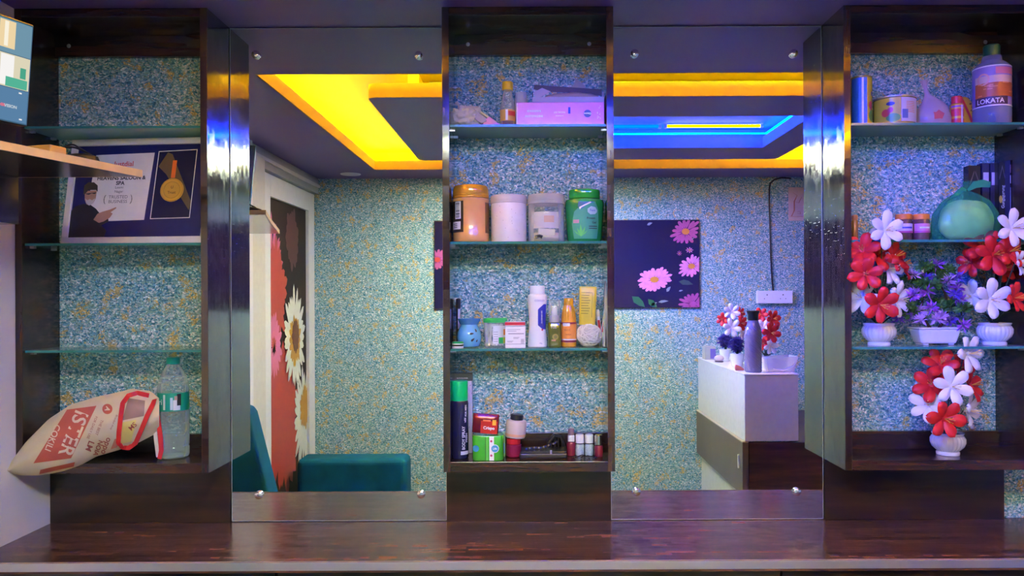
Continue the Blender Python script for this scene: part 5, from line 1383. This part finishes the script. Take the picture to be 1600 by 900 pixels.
lily_pot('red and white lilies in a ribbed white pot at the left of the flower shelf', (mx(1373, yp), yp, S3), [
    FL(1383, 360, -.175, 'w', .1, .05, .86), FL(1348, 392, -.150, 'r', -.5, .25, .82), FL(1372, 398, -.120, 'r', .1, .5, .95), FL(1396, 402, -.12, 'r', .6, .35, .8),
    FL(1352, 428, -.165, 'r', -.35, .0, .78), FL(1388, 420, -.120, 'w', .6, .1, .85), FL(1405, 414, -.095, 'r', 1.2, .3, .78), FL(1347, 466, -.115, 'w', -.7, .25, .82), FL(1374, 476, -.185, 'r', .15, -.15, .86), FL(1400, 468, -.110, 'w', .55, .0, .85), FL(1344, 412, -.09, 'w', -.6, .1, .55)])
lily_pot('red and white lilies in a ribbed white pot at the right of the flower shelf', (mx(1554, yp), yp, S3), [
    FL(1581, 357, -.190, 'w', .15, .1, .88), FL(1535, 384, -.120, 'r', -.3, .45, .85), FL(1552, 398, -.165, 'r', .0, .1, .92), FL(1576, 394, -.180, 'r', .35, .3, .80), FL(1518, 410, -.09, 'r', -1.0, .0, .7),
    FL(1590, 412, -.190, 'w', .7, .1, .62), FL(1547, 468, -.160, 'w', .05, .0, .92), FL(1583, 466, -.185, 'r', .5, .15, .72), FL(1518, 462, -.05, 'w', -.9, -.1, .8), FL(1566, 420, -.07, 'r', .2, .3, .7)])
lily_pot('red and white lilies in a ribbed white pot on the floor of the right cabinet', (mx(1480, yp), yp, S4), [
    FL(1511, 553, -.125, 'w', .45, .15, .92), FL(1469, 570, -.110, 'r', -.25, .6, .85), FL(1486, 604, -.160, 'w', .0, .1, .88), FL(1455, 602, -.100, 'r', -.6, .4, .85), FL(1515, 602, -.100, 'r', .7, .3, .82),
    FL(1450, 634, -.100, 'w', -.6, .35, .85), FL(1474, 654, -.185, 'r', .05, .0, .92), FL(1511, 642, -.110, 'w', .8, .0, .88), FL(1440, 612, -.06, 'w', -1.1, -.3, .55), FL(1500, 575, -.07, 'r', .3, .3, .7)])

# purple bonsai between the lily pots
t = thing('purple_bonsai', 'artificial bonsai with purple blossoms in a square white pot', 'plant', (mx(1460, -.062), -.062, S3))
w = ml(33, -.075)
part('pot', MB().add([(-w*.82,-.026,.004),(w*.82,-.026,.004),(w*.82,.026,.004),(-w*.82,.026,.004),(-w,-.034,.046),(w,-.034,.046),(w,.034,.046),(-w,.034,.046)],
     [(0,3,2,1),(4,5,6,7),(0,1,5,4),(1,2,6,5),(2,3,7,6),(3,0,4,7)]), M_CHINA, t, .006, seg=3)
part('pot_rim', ring(MB(), (-w-.002,w+.002,-.036,.036), (-w+.004,w-.004,-.030,.030), .046, .051), M_CHINA, t, .002)
for xx in (-w*.6, w*.6): part('pot_foot', MB().box(xx-.008, xx+.008, -.022, .022, 0, .005), M_CHINA, t, .001)
part('moss', MB().box(-w+.006, w-.006, -.029, .029, .044, .0475), M_LEAFD, t)
for s_ in (-1, 1):
    part('trunk', MB().tube([(s_*.012,0,.046),(s_*.030,.002,.075),(s_*.040,-.002,.105),(s_*.030,0,.15),(s_*.008,.002,.185)], [.005,.004,.0035,.003,.002], 7), C('brown_trunk', (.06,.035,.02), .7), t)
def tuft_mesh(name, n, L, W, m, spread):
    mb = MB(); rnd = random.Random(n)
    for k in range(n):
        d = Vector((rnd.uniform(-1,1), rnd.uniform(-1,.6), rnd.uniform(-.5,1))).normalized()
        u = d.orthogonal().normalized(); l = L*rnd.uniform(.7,1.1)
        o = d*spread*rnd.random()
        mb.add([o-u*W*.2, o+d*l*.5-u*W*.5, o+d*l, o+d*l*.5+u*W*.5, o+d*l*.5+d.cross(u)*W*.25], [(0,1,4),(1,2,4),(2,3,4),(3,0,4)])
    me = mb.mesh(name); me.materials.append(m); return me
TG = [tuft_mesh('foliage_tuft', 46+k, .013, .008, C('bonsai_green', (.05,.16,.025), .5), .006) for k in range(2)]
TP = [tuft_mesh('blossom', 40+k, .015, .004, mm, .003) for k, mm in enumerate((C('purple_blossom', (.34,.10,.52), .5), C('lilac_blossom', (.60,.36,.72), .5), C('violet_blossom', (.18,.08,.50), .5)))]
def BP(px, py): return (mx(px, -.09)-t.location.x, random.uniform(-.045,.0), mz(px, py, -.09)-S3)
for i, (a, b) in enumerate([(1440,418),(1462,420),(1478,424),(1425,436),(1450,440),(1470,436),(1416,478),(1428,470),(1490,478),(1478,480),(1498,482),(1454,450),(1420,488),(1440,446)]):
    o = link('foliage_tuft', TG[i % 2], None, t, BP(a, b), (0,0,i*1.3)); o.scale = (1.75,)*3
for i, (a, b) in enumerate([(1458,414),(1428,430),(1447,434),(1444,456),(1476,438),(1492,434),(1420,462),(1432,458),(1486,460),(1498,468),(1438,486),(1424,494),(1452,480),(1474,496),(1488,502),(1500,508),(1462,500),(1408,498),(1494,450),(1434,500)]):
    o = link('blossom', TP[i % 3], None, t, BP(a, b), (0,0,i*.9)); o.location.y -= .012; o.scale = (1.6,)*3
# ================================================================== THE REST OF THE ROOM (seen in the mirrors)
def rx(px, T): return (px-PX)/FOC*T                       # T: path length lens - mirror - thing
def rz(px, py, T): return EYE-(py-PY+ROLL*(px-PX))/FOC*T
def ry(T): return -(T-DIST)
TB = DIST-YB                                              # back wall
# sliding door with flower print on the left wall
XD = XL-.074
t = thing('sliding_door', 'white framed sliding door with giant flower print seen in the left mirror', 'door', (XD, -2.43, 0))
M_ALU = C('white_aluminium', (.66,.63,.58), .35)
def dpart(name, y0, y1, z0, z1, x0, x1, m, bev=.002, par=None):
    return part(name, MB().box(x0, x1, y0+2.43, y1+2.43, z0, z1), m, par or t, bev)
dpart('stile', -2.045, -1.93, .02, EYE+.69, 0, .035, M_ALU); dpart('stile', -2.92, -2.79, .02, EYE+.69, 0, .035, M_ALU)
dpart('rail', -2.79, -2.045, EYE+.567, EYE+.69, 0, .035, M_ALU); dpart('rail', -2.79, -2.045, .02, .14, 0, .035, M_ALU)
pane = dpart('printed_pane', -2.79, -2.045, .14, EYE+.567, .004, .014, C('dark_flower_print', (.030,.018,.016), .55, vary=.4, scale=6, spec=.2), 0)
def petals(name, yc, zc, R, n, w, m, x, inner=.1, seed=1):
    rnd = random.Random(seed); mb = MB()
    for k in range(n):
        a = 2*PI*k/n+rnd.uniform(-.08,.08); L_ = R*rnd.uniform(.8,1.05); c, s_ = math.cos(a), math.sin(a)
        P = [(inner*R, 0), (L_*.55, w), (L_*.9, w*.55), (L_, 0), (L_*.9, -w*.55), (L_*.55, -w)]
        Q = []
        for u, v in P:
            yy = yc+(u*c-v*s_)*.72; zz = zc+u*s_+v*c
            Q.append((x*.5+.0075+.00006*k, min(max(yy, -2.788), -2.047)+2.43, min(max(zz, .142), EYE+.565)))
        mb.add(Q, [tuple(range(6))])
    return part(name, mb, m, pane)
M_RP = C('red_petal_print', (.42,.045,.025), .4); M_PP = C('pink_petal_print', (.62,.14,.24), .4); M_WP = C('cream_petal_print', (.62,.60,.50), .4); M_OP = C('ochre_center_print', (.50,.24,.02), .4); M_BC = C('brown_center_print', (.16,.05,.02), .4)
petals('flower_print', -2.10, EYE+.14, .34, 30, .026, M_PP, .0146, .2, 1); petals('flower_print', -2.16, EYE+.02, .33, 26, .05, M_RP, .0190, .0, 2)
petals('flower_print', -2.30, EYE-.72, .50, 24, .08, M_RP, .0146, .0, 3); petals('flower_print', -2.14, EYE-.28, .20, 20, .03, M_PP, .0230, .2, 8)
petals('flower_print', -2.52, EYE-.26, .33, 28, .036, M_WP, .0260, .1, 4); petals('flower_print', -2.53, EYE-.27, .17, 20, .03, M_OP, .0300, .0, 5); petals('flower_print', -2.53, EYE-.25, .11, 16, .03, M_BC, .0330, .0, 6)
petals('flower_print', -2.72, EYE-.78, .34, 26, .034, M_WP, .0200, .1, 7); petals('flower_print', -2.74, EYE-.72, .16, 18, .03, M_OP, .0240, .0, 9)
petals('flower_print', -2.50, EYE+.36, .20, 16, .05, C('dull_red_print', (.10,.022,.018), .4), .0144, .0, 10)
t2 = thing('door_jamb', 'cream aluminium jamb and track beside the flower print door', 'door frame', (XD, -1.8, 0))
part('jamb', MB().box(-.001, .05, -.115, -.06, 0, ZC-.06).box(-.001, .072, -.05, .136, 0, ZC-.06), C('cream_aluminium', (.56,.52,.42), .4), t2, .002)
part('track', MB().box(-.001, .06, -1.135, .136, EYE+.695, ZC-.002), C('grey_track', (.32,.31,.30), .35), t2, .002)
part('track_lip', MB().box(.06, .07, -1.135, .136, EYE+.735, EYE+.755), C('pale_track', (.55,.53,.50), .35), t2)

# sofa along the left wall
M_TEAL = mat('teal_velvet', (.002,.085,.15), .75, vary=.55, scale=9, bump=.3)
M_TEAL.node_tree.nodes['Principled BSDF'].inputs['Specular IOR Level'].default_value = .15
t = thing('sofa', 'teal blue velvet sofa seen in the left mirror', 'sofa', (-1.1, -1.95, 0))
def sofa(name, mb, bev=.03): return part(name, mb, M_TEAL, t, bev, seg=4)
sofa('base', MB().box(-.32, .30, -.62, .74, .08, .26)); sofa('seat_cushion', MB().box(-.31, .30, -.38, .595, .265, .35), .03)
sofa('backrest', MB().prism([(-.325,.265),(-.06,.265),(-.095,.60),(-.19,.98),(-.21,1.01),(-.325,1.01)], .60, .74), .02)
aT = 4.62; ay = ry(aT)+1.95
sofa('armrest', MB().box(-.32, rx(634, aT)+1.1, ay-.20, ay, .265, rz(520, 718, aT)), .035)
for xx in (-.27, .24):
    for yy in (-.56, .66): part('foot', MB().lathe([(.018,0),(.026,.078)], 14), M_BLACK, t, loc=(xx, yy, .001))

# picture panel with pink daisies on the back wall
yw = YB+.001
t = thing('daisy_panel', 'wide dark picture panel with pink daisies on the back wall', 'picture', ((rx(680,TB)+rx(1092,TB))/2, yw, EYE-.083))
x0, x1 = rx(680, TB)-t.location.x, rx(1092, TB)-t.location.x; hp = .59
part('board', MB().box(x0, x1, 0, .012, 0, hp), C('midnight_blue_print', (.016,.014,.055), .12, vary=.2, scale=4), t, .001)
part('edge', ring(MB(), (x0-.004,x1+.004,0,0), (x0,x1,0,0), 0, 0).__class__().box(x0-.004,x0,0,.013,-.004,hp+.004).box(x1,x1+.004,0,.013,-.004,hp+.004).box(x0,x1,0,.013,hp,hp+.004).box(x0,x1,0,.013,-.004,0), M_BLACK, t)
def daisy(px, py, R, sq, tilt, m, mc, n=18, seed=0, y=.0128):
    rnd = random.Random(seed); cx, cz = rx(px, TB)-t.location.x, rz(px, py, TB)-t.location.z
    mb = MB()
    for k in range(n):
        a = 2*PI*k/n+rnd.uniform(-.06,.06); L_ = R*rnd.uniform(.85,1.05); w = R*.13
        Q = []
        for u, v in ((R*.15,0),(L_*.6,w),(L_*.92,w*.7),(L_,0),(L_*.92,-w*.7),(L_*.6,-w)):
            X = u*math.cos(a)-v*math.sin(a); Z = (u*math.sin(a)+v*math.cos(a))*sq
            X, Z = X*math.cos(tilt)-Z*math.sin(tilt), X*math.sin(tilt)+Z*math.cos(tilt)
            Q.append((min(max(cx+X, x0), x1), y+.0004*(k % 3), min(max(cz+Z, 0), hp)))
        mb.add(Q, [tuple(range(6))])
    part('daisy_print', mb, m, t)
    q = 14
    part('daisy_center', MB().add([(min(max(cx+R*.24*math.cos(2*PI*k/q), x0), x1), y+.0018, cz+R*.24*sq*math.sin(2*PI*k/q)) for k in range(q)], [tuple(range(q))]), mc, t)
M_DP = C('pink_daisy_print', (.72,.24,.50), .4, vary=.3, scale=30); M_DO = C('daisy_orange_print', (.62,.26,.03), .4); M_DK = C('dusky_pink_print', (.40,.08,.26), .4, vary=.3, scale=30)
daisy(1022, 437, .125, .68, .3, M_DP, M_DO, 22, 1); daisy(1071, 362, .11, .8, .6, M_DK, M_DO, 16, 2); daisy(1080, 416, .10, .75, .5, M_DP, M_DO, 16, 3); daisy(1082, 475, .10, .8, 0, M_DK, M_DK, 16, 4)
daisy(1061, 396, .018, 1, 0, M_DK, M_DO, 8, 5); daisy(1077, 391, .026, .8, 0, M_DP, M_DO, 8, 6); daisy(684, 406, .09, .8, .4, M_DK, C('red_print_p', (.5,.05,.03), .4), 16, 7)
M_LP = C('leaf_print_p', (.02,.13,.06), .4); M_LG = C('grey_leaf_print', (.20,.26,.30), .4)
def pleaf(px, py, L_, W, a, m):
    cx, cz = rx(px, TB)-t.location.x, rz(px, py, TB)-t.location.z; c, s_ = math.cos(a), math.sin(a)
    Q = [(cx+u*c-v*s_, .0128, min(max(cz+u*s_+v*c, .002), hp-.002)) for u, v in ((0,0),(L_*.3,W),(L_*.65,W*.9),(L_,0),(L_*.65,-W*.5),(L_*.3,-W*.8))]
    part('leaf_print', MB().add(Q, [tuple(range(6))]), m, t)
pleaf(987, 463, .12, .028, -.75, M_LP); pleaf(1012, 467, .10, .022, -.9, M_LP); pleaf(1060, 440, .10, .02, -.2, C('dim_leaf_print', (.02,.06,.06), .4)); pleaf(1041, 456, .045, .012, .9, M_LG); pleaf(1028, 472, .07, .010, .1, M_LG); pleaf(1016, 478, .05, .012, .5, M_LG); pleaf(1011, 352, .04, .010, .4, M_LG); pleaf(1078, 377, .045, .004, .7, M_LG); pleaf(1060, 455, .03, .006, .2, M_LG)

# cable, socket plate and plaque
t = thing('wall_cable', 'black cable hanging from the ceiling to the wall socket', 'cable', (rx(1207, TB), yw, rz(1207, 455, TB)))
pts = [(1236,279),(1222,278),(1210,281),(1204,286),(1202,296),(1202,320),(1203,360),(1204,400),(1206,440),(1207.5,454)]
part('cord', MB().tube([(rx(a,TB)-t.location.x, .006, rz(a,b,TB)-t.location.z) for a, b in pts], .0055, 8), M_BLACK, t)
t = thing('socket_plate', 'white socket and switch box on the back wall above the reception flowers', 'socket', ((rx(1181,TB)+rx(1236,TB))/2, yw, rz(1208, 474, TB)))
w = (rx(1236,TB)-rx(1181,TB))/2; h = 21.5/FOC*TB
part('box', MB().box(-w, w, 0, .035, 0, h-.008), M_WHITE, t, .004)
for s_ in (-1, 1):
    hl = MB()
    for a, b, q in ((0,.62,.004),(-.018,.34,.003),(.018,.34,.003)): hl.lathe([(q,0),(q,.001)], 10, (0,0,0)); 
    for a, b, q in ((0,.62,.0042),(-.018,.34,.003),(.018,.34,.003)):
        part('socket_hole', MB().prism([(s_*w*.45+a+q*math.cos(2*PI*k/10), h*b+q*math.sin(2*PI*k/10)) for k in range(10)], .0350, .0356), M_PRINTK, t)
part('switch', MB().box(-.012, .012, .035, .038, h*.30, h*.66), M_WHITE, t, .001); part('switch', MB().box(-.042, -.018, .035, .038, h*.30, h*.66), M_WHITE, t, .001)
t = thing('wall_plaque', 'beige plaque with brown drawing at the right edge of the right mirror', 'plaque', (rx(1252,TB), yw, rz(1250, 345, TB)))
x0p, hp2 = rx(1232,TB)-t.location.x, 52/FOC*TB
part('board', MB().box(x0p, -x0p, 0, .014, 0, hp2), C('beige_board', (.60,.46,.38), .5), t, .003)
M_BRN = C('rust_drawing', (.40,.15,.07), .5)
for pts in ([(-.07,.03),(-.05,.07),(-.05,.13),(-.03,.17),(-.06,.19)], [(-.05,.13),(-.02,.12),(0,.16),(.02,.13)], [(-.08,.03),(-.03,.025),(.02,.03)], [(-.03,.05),(-.01,.045),(-.012,.065),(-.03,.06)]):
    part('drawing', MB().tube([(a, .0148, b) for a, b in pts], .0045, 5, flat=.2), M_BRN, t)

# reception desk
T1 = 4.076; yn = ry(T1); xw = 1.131
t = thing('reception_desk', 'white reception desk with walnut lower front seen in the right mirror', 'desk', (1.3, (YB+yn)/2, 0))
T0 = Matrix.Translation(t.location).inverted()
def desk(name, a, m, bev=.003):
    o = part(name, MB().box(*a), m, t, bev); o.matrix_parent_inverse = T0; return o
zt = EYE-.428
M_DESKW = C('white_gloss_laminate', (.62,.64,.64), .25); M_DESKG = C('taupe_laminate', (.13,.105,.095), .4, vary=.25, scale=5)
desk('ledge', (xw, 1.416, YB+.002, yn, EYE-.778, zt), M_DESKW)
desk('ledge_top', (xw-.004, 1.420, YB+.002, yn+.004, zt, zt+.008), M_WHITE)
desk('front_band', (xw-.012, xw+.02, YB+.002, yn-.004, .447, EYE-.783), M_DESKG)
desk('band_trim', (xw-.014, xw+.02, YB+.002, yn-.002, EYE-.786, EYE-.779), C('beige_trim', (.48,.42,.36), .4), .001)
desk('lower_panel', (xw+.02, xw+.05, YB+.002, yn-.03, .0, .447), M_DESKW)
desk('end_panel', (xw+.021, 2.0, yn-.028, yn, 0, EYE-.785), walnut_mat('desk_walnut', 'X', rough=.3, tone=2.2))
desk('worktop', (1.417, 2.0, YB+.002, yn-.03, EYE-.81, EYE-.785), M_DESKG)
desk('handle', (xw-.020, xw-.0125, yn-.075, yn-.063, EYE-.935, EYE-.862), M_WHITE, .001)
ZD = zt+.0085
# things on the desk ledge
Tb = 4.17; yb_ = ry(Tb)
t = thing('patterned_bottle', 'grey diamond patterned bottle with black cap on the reception desk', 'bottle', (rx(1176.5, Tb), yb_, ZD))
r = 13.2/FOC*Tb; h = 96/FOC*Tb
def dia(u, v):
    P = [(0,.90),(.02,1.0),(.62,1.0),(.70,.92),(.80,.66),(.84,.60)]
    for (a, b), (c, d) in zip(P, P[1:]):
        if v*.84 <= c: q = b+(d-b)*(v*.84-a)/(c-a); break
    return q
nu, nv = 32, 40
mb = MB(); vs_ = []
for j in range(nv+1):
    for i in range(nu):
        a = 2*PI*i/nu; bump_ = .05*((i+j) % 2) if 2 < j < 36 else 0
        rr = r*dia(0, j/nv)*(1-bump_); vs_.append((rr*math.cos(a), rr*math.sin(a), h*.84*j/nv))
mb.add(vs_, [(j*nu+i, j*nu+(i+1) % nu, (j+1)*nu+(i+1) % nu, (j+1)*nu+i) for j in range(nv) for i in range(nu)] + [tuple(range(nu-1,-1,-1))])
part('body', mb, C('grey_tint_plastic', (.16,.15,.24), .12, coat=.6), t)
part('cap', MB().lathe([(.60*r,.842*h),(.62*r,.85*h),(.62*r,.94*h),(.74*r,.97*h),(.78*r,.99*h),(.70*r,1.0*h),(.1*r,1.0*h)], 28), M_BLACK, t)
def FR(px, py, T, kind, yaw=0, pitch=.1, size=1.0): return ((rx(px,T), ry(T), rz(px,py,T)), kind, yaw, pitch, size)
lily_pot('red and white lilies behind the patterned bottle on the wall side of the reception desk', (rx(1152, 4.62), ry(4.62), ZD), [
    FR(1143, 487, 4.55, 'w', 0, .2, .85), FR(1129, 499, 4.6, 'r', -.6, .1, .65), FR(1157, 505, 4.52, 'r', .4, 0, .75), FR(1143, 512, 4.50, 'w', 0, .1, .95), FR(1156, 489, 4.66, 'r', .6, .2, .6), FR(1160, 522, 4.6, 'w', .5, 0, .7)], facing=1, group='lilies on the reception desk')
lily_pot('red lilies right of the patterned bottle at the reception desk edge', (rx(1197, 4.42), ry(4.42), ZD), [
    FR(1207, 498, 4.36, 'r', .4, .1, .85), FR(1204, 520, 4.34, 'r', .2, 0, .95), FR(1192, 512, 4.40, 'w', -.3, .1, .8), FR(1203, 541, 4.36, 'w', .3, -.1, .8), FR(1189, 492, 4.45, 'r', -.4, .2, .7), FR(1192, 536, 4.38, 'r', -.2, 0, .7)], facing=1, group='lilies on the reception desk')
M_VIO = C('violet_hydrangea', (.06,.045,.30), .6)
TV = tuft_mesh('blossom', 90, .018, .010, M_VIO, .016)
for px, T, lab in ((1133, 4.88, 'violet flowers in a white cup at the far end of the reception ledge'), (1151, 4.50, 'violet flowers in a white cup beside the patterned bottle')):
    t = thing('violet_plant', lab, 'plant', (rx(px, T), ry(T), ZD), group='violet plants on the reception desk')
    part('cup', MB().lathe([(.026,0),(.030,.003),(.038,.05),(.040,.075),(.037,.076),(.034,.06)], 24), M_CHINA, t)
    part('stem', MB().tube([(0,0,.06),(.004,0,.10)], .008, 6), M_LEAFD, t)
    for k in range(11):
        a = 2*PI*k/11*2; q = .034*((k % 3)/2)
        o = link('blossom', TV, None, t, (q*math.cos(a), q*math.sin(a), .105+.03*((k*5) % 3)/1.5), (0, 0, k)); o.scale = (1.15,)*3
T = 5.02
t = thing('tissue_box', 'small violet and cream box at the far end of the reception ledge', 'box', (rx(1112, T), ry(T), ZD))
part('box', MB().box(-.055, .015, -.04, .04, 0, .085), C('cream_green_card', (.42,.44,.34), .5), t, .002)
part('violet_panel', MB().box(-.020, .0154, -.0405, .0405, .006, .070), C('violet_card', (.16,.13,.40), .4), t)
t = thing('shell_ornament', 'little cream shell ornament beside the violet box', 'ornament', (rx(1123, 4.80), ry(4.80), ZD))
part('shell', rough_blob(20, 12, lambda u, v: (.030*math.sin(PI*min(max(v,.001),.999))*math.cos(2*PI*u), .022*math.sin(PI*min(max(v,.001),.999))*math.sin(2*PI*u), .020*(1-math.cos(PI*v))), 4.2, .005, 4.0), C('cream_shell', (.60,.50,.46), .5), t, loc=(0,0,.002))
part('base', MB().lathe([(.026,0),(.028,.004),(.018,.008)], 16), C('slate_base', (.12,.10,.14), .5), t)
t = thing('orange_clip', 'orange plastic clip lying by the patterned bottle', 'clip', (rx(1155, 4.25), ry(4.25), ZD))
part('clip_body', MB().prism([(-.022,.001),(.020,.001),(.024,.010),(0,.026),(-.020,.034),(-.024,.018)], -.014, .014), C('coral_plastic', (.75,.18,.12), .4), t, .003)
t = thing('clear_tray', 'clear plastic tray with handle on the reception desk', 'tray', (rx(1216, 4.22), ry(4.22), ZD))
tw = 25/FOC*4.22
part('tray_shell', MB().add([(-tw*.85,-.06,.001),(tw*.75,-.06,.001),(tw*.75,.06,.001),(-tw*.85,.06,.001),(-tw,-.075,.075),(tw*.95,-.075,.085),(tw*.95,.075,.085),(-tw,.075,.075)],
     [(0,3,2,1),(0,1,5,4),(1,2,6,5),(2,3,7,6),(3,0,4,7)]), clear_mat('clear_tray_plastic', (.80,.78,.90), .30, .1), t)
part('tray_handle', MB().tube([(-tw*.6,.078,.02),(0,.082,.012),(tw*.6,.08,.035),(tw*.85,.078,.06)], .003, 6), clear_mat('clear_handle', (.85,.84,.92), .45, .1), t)
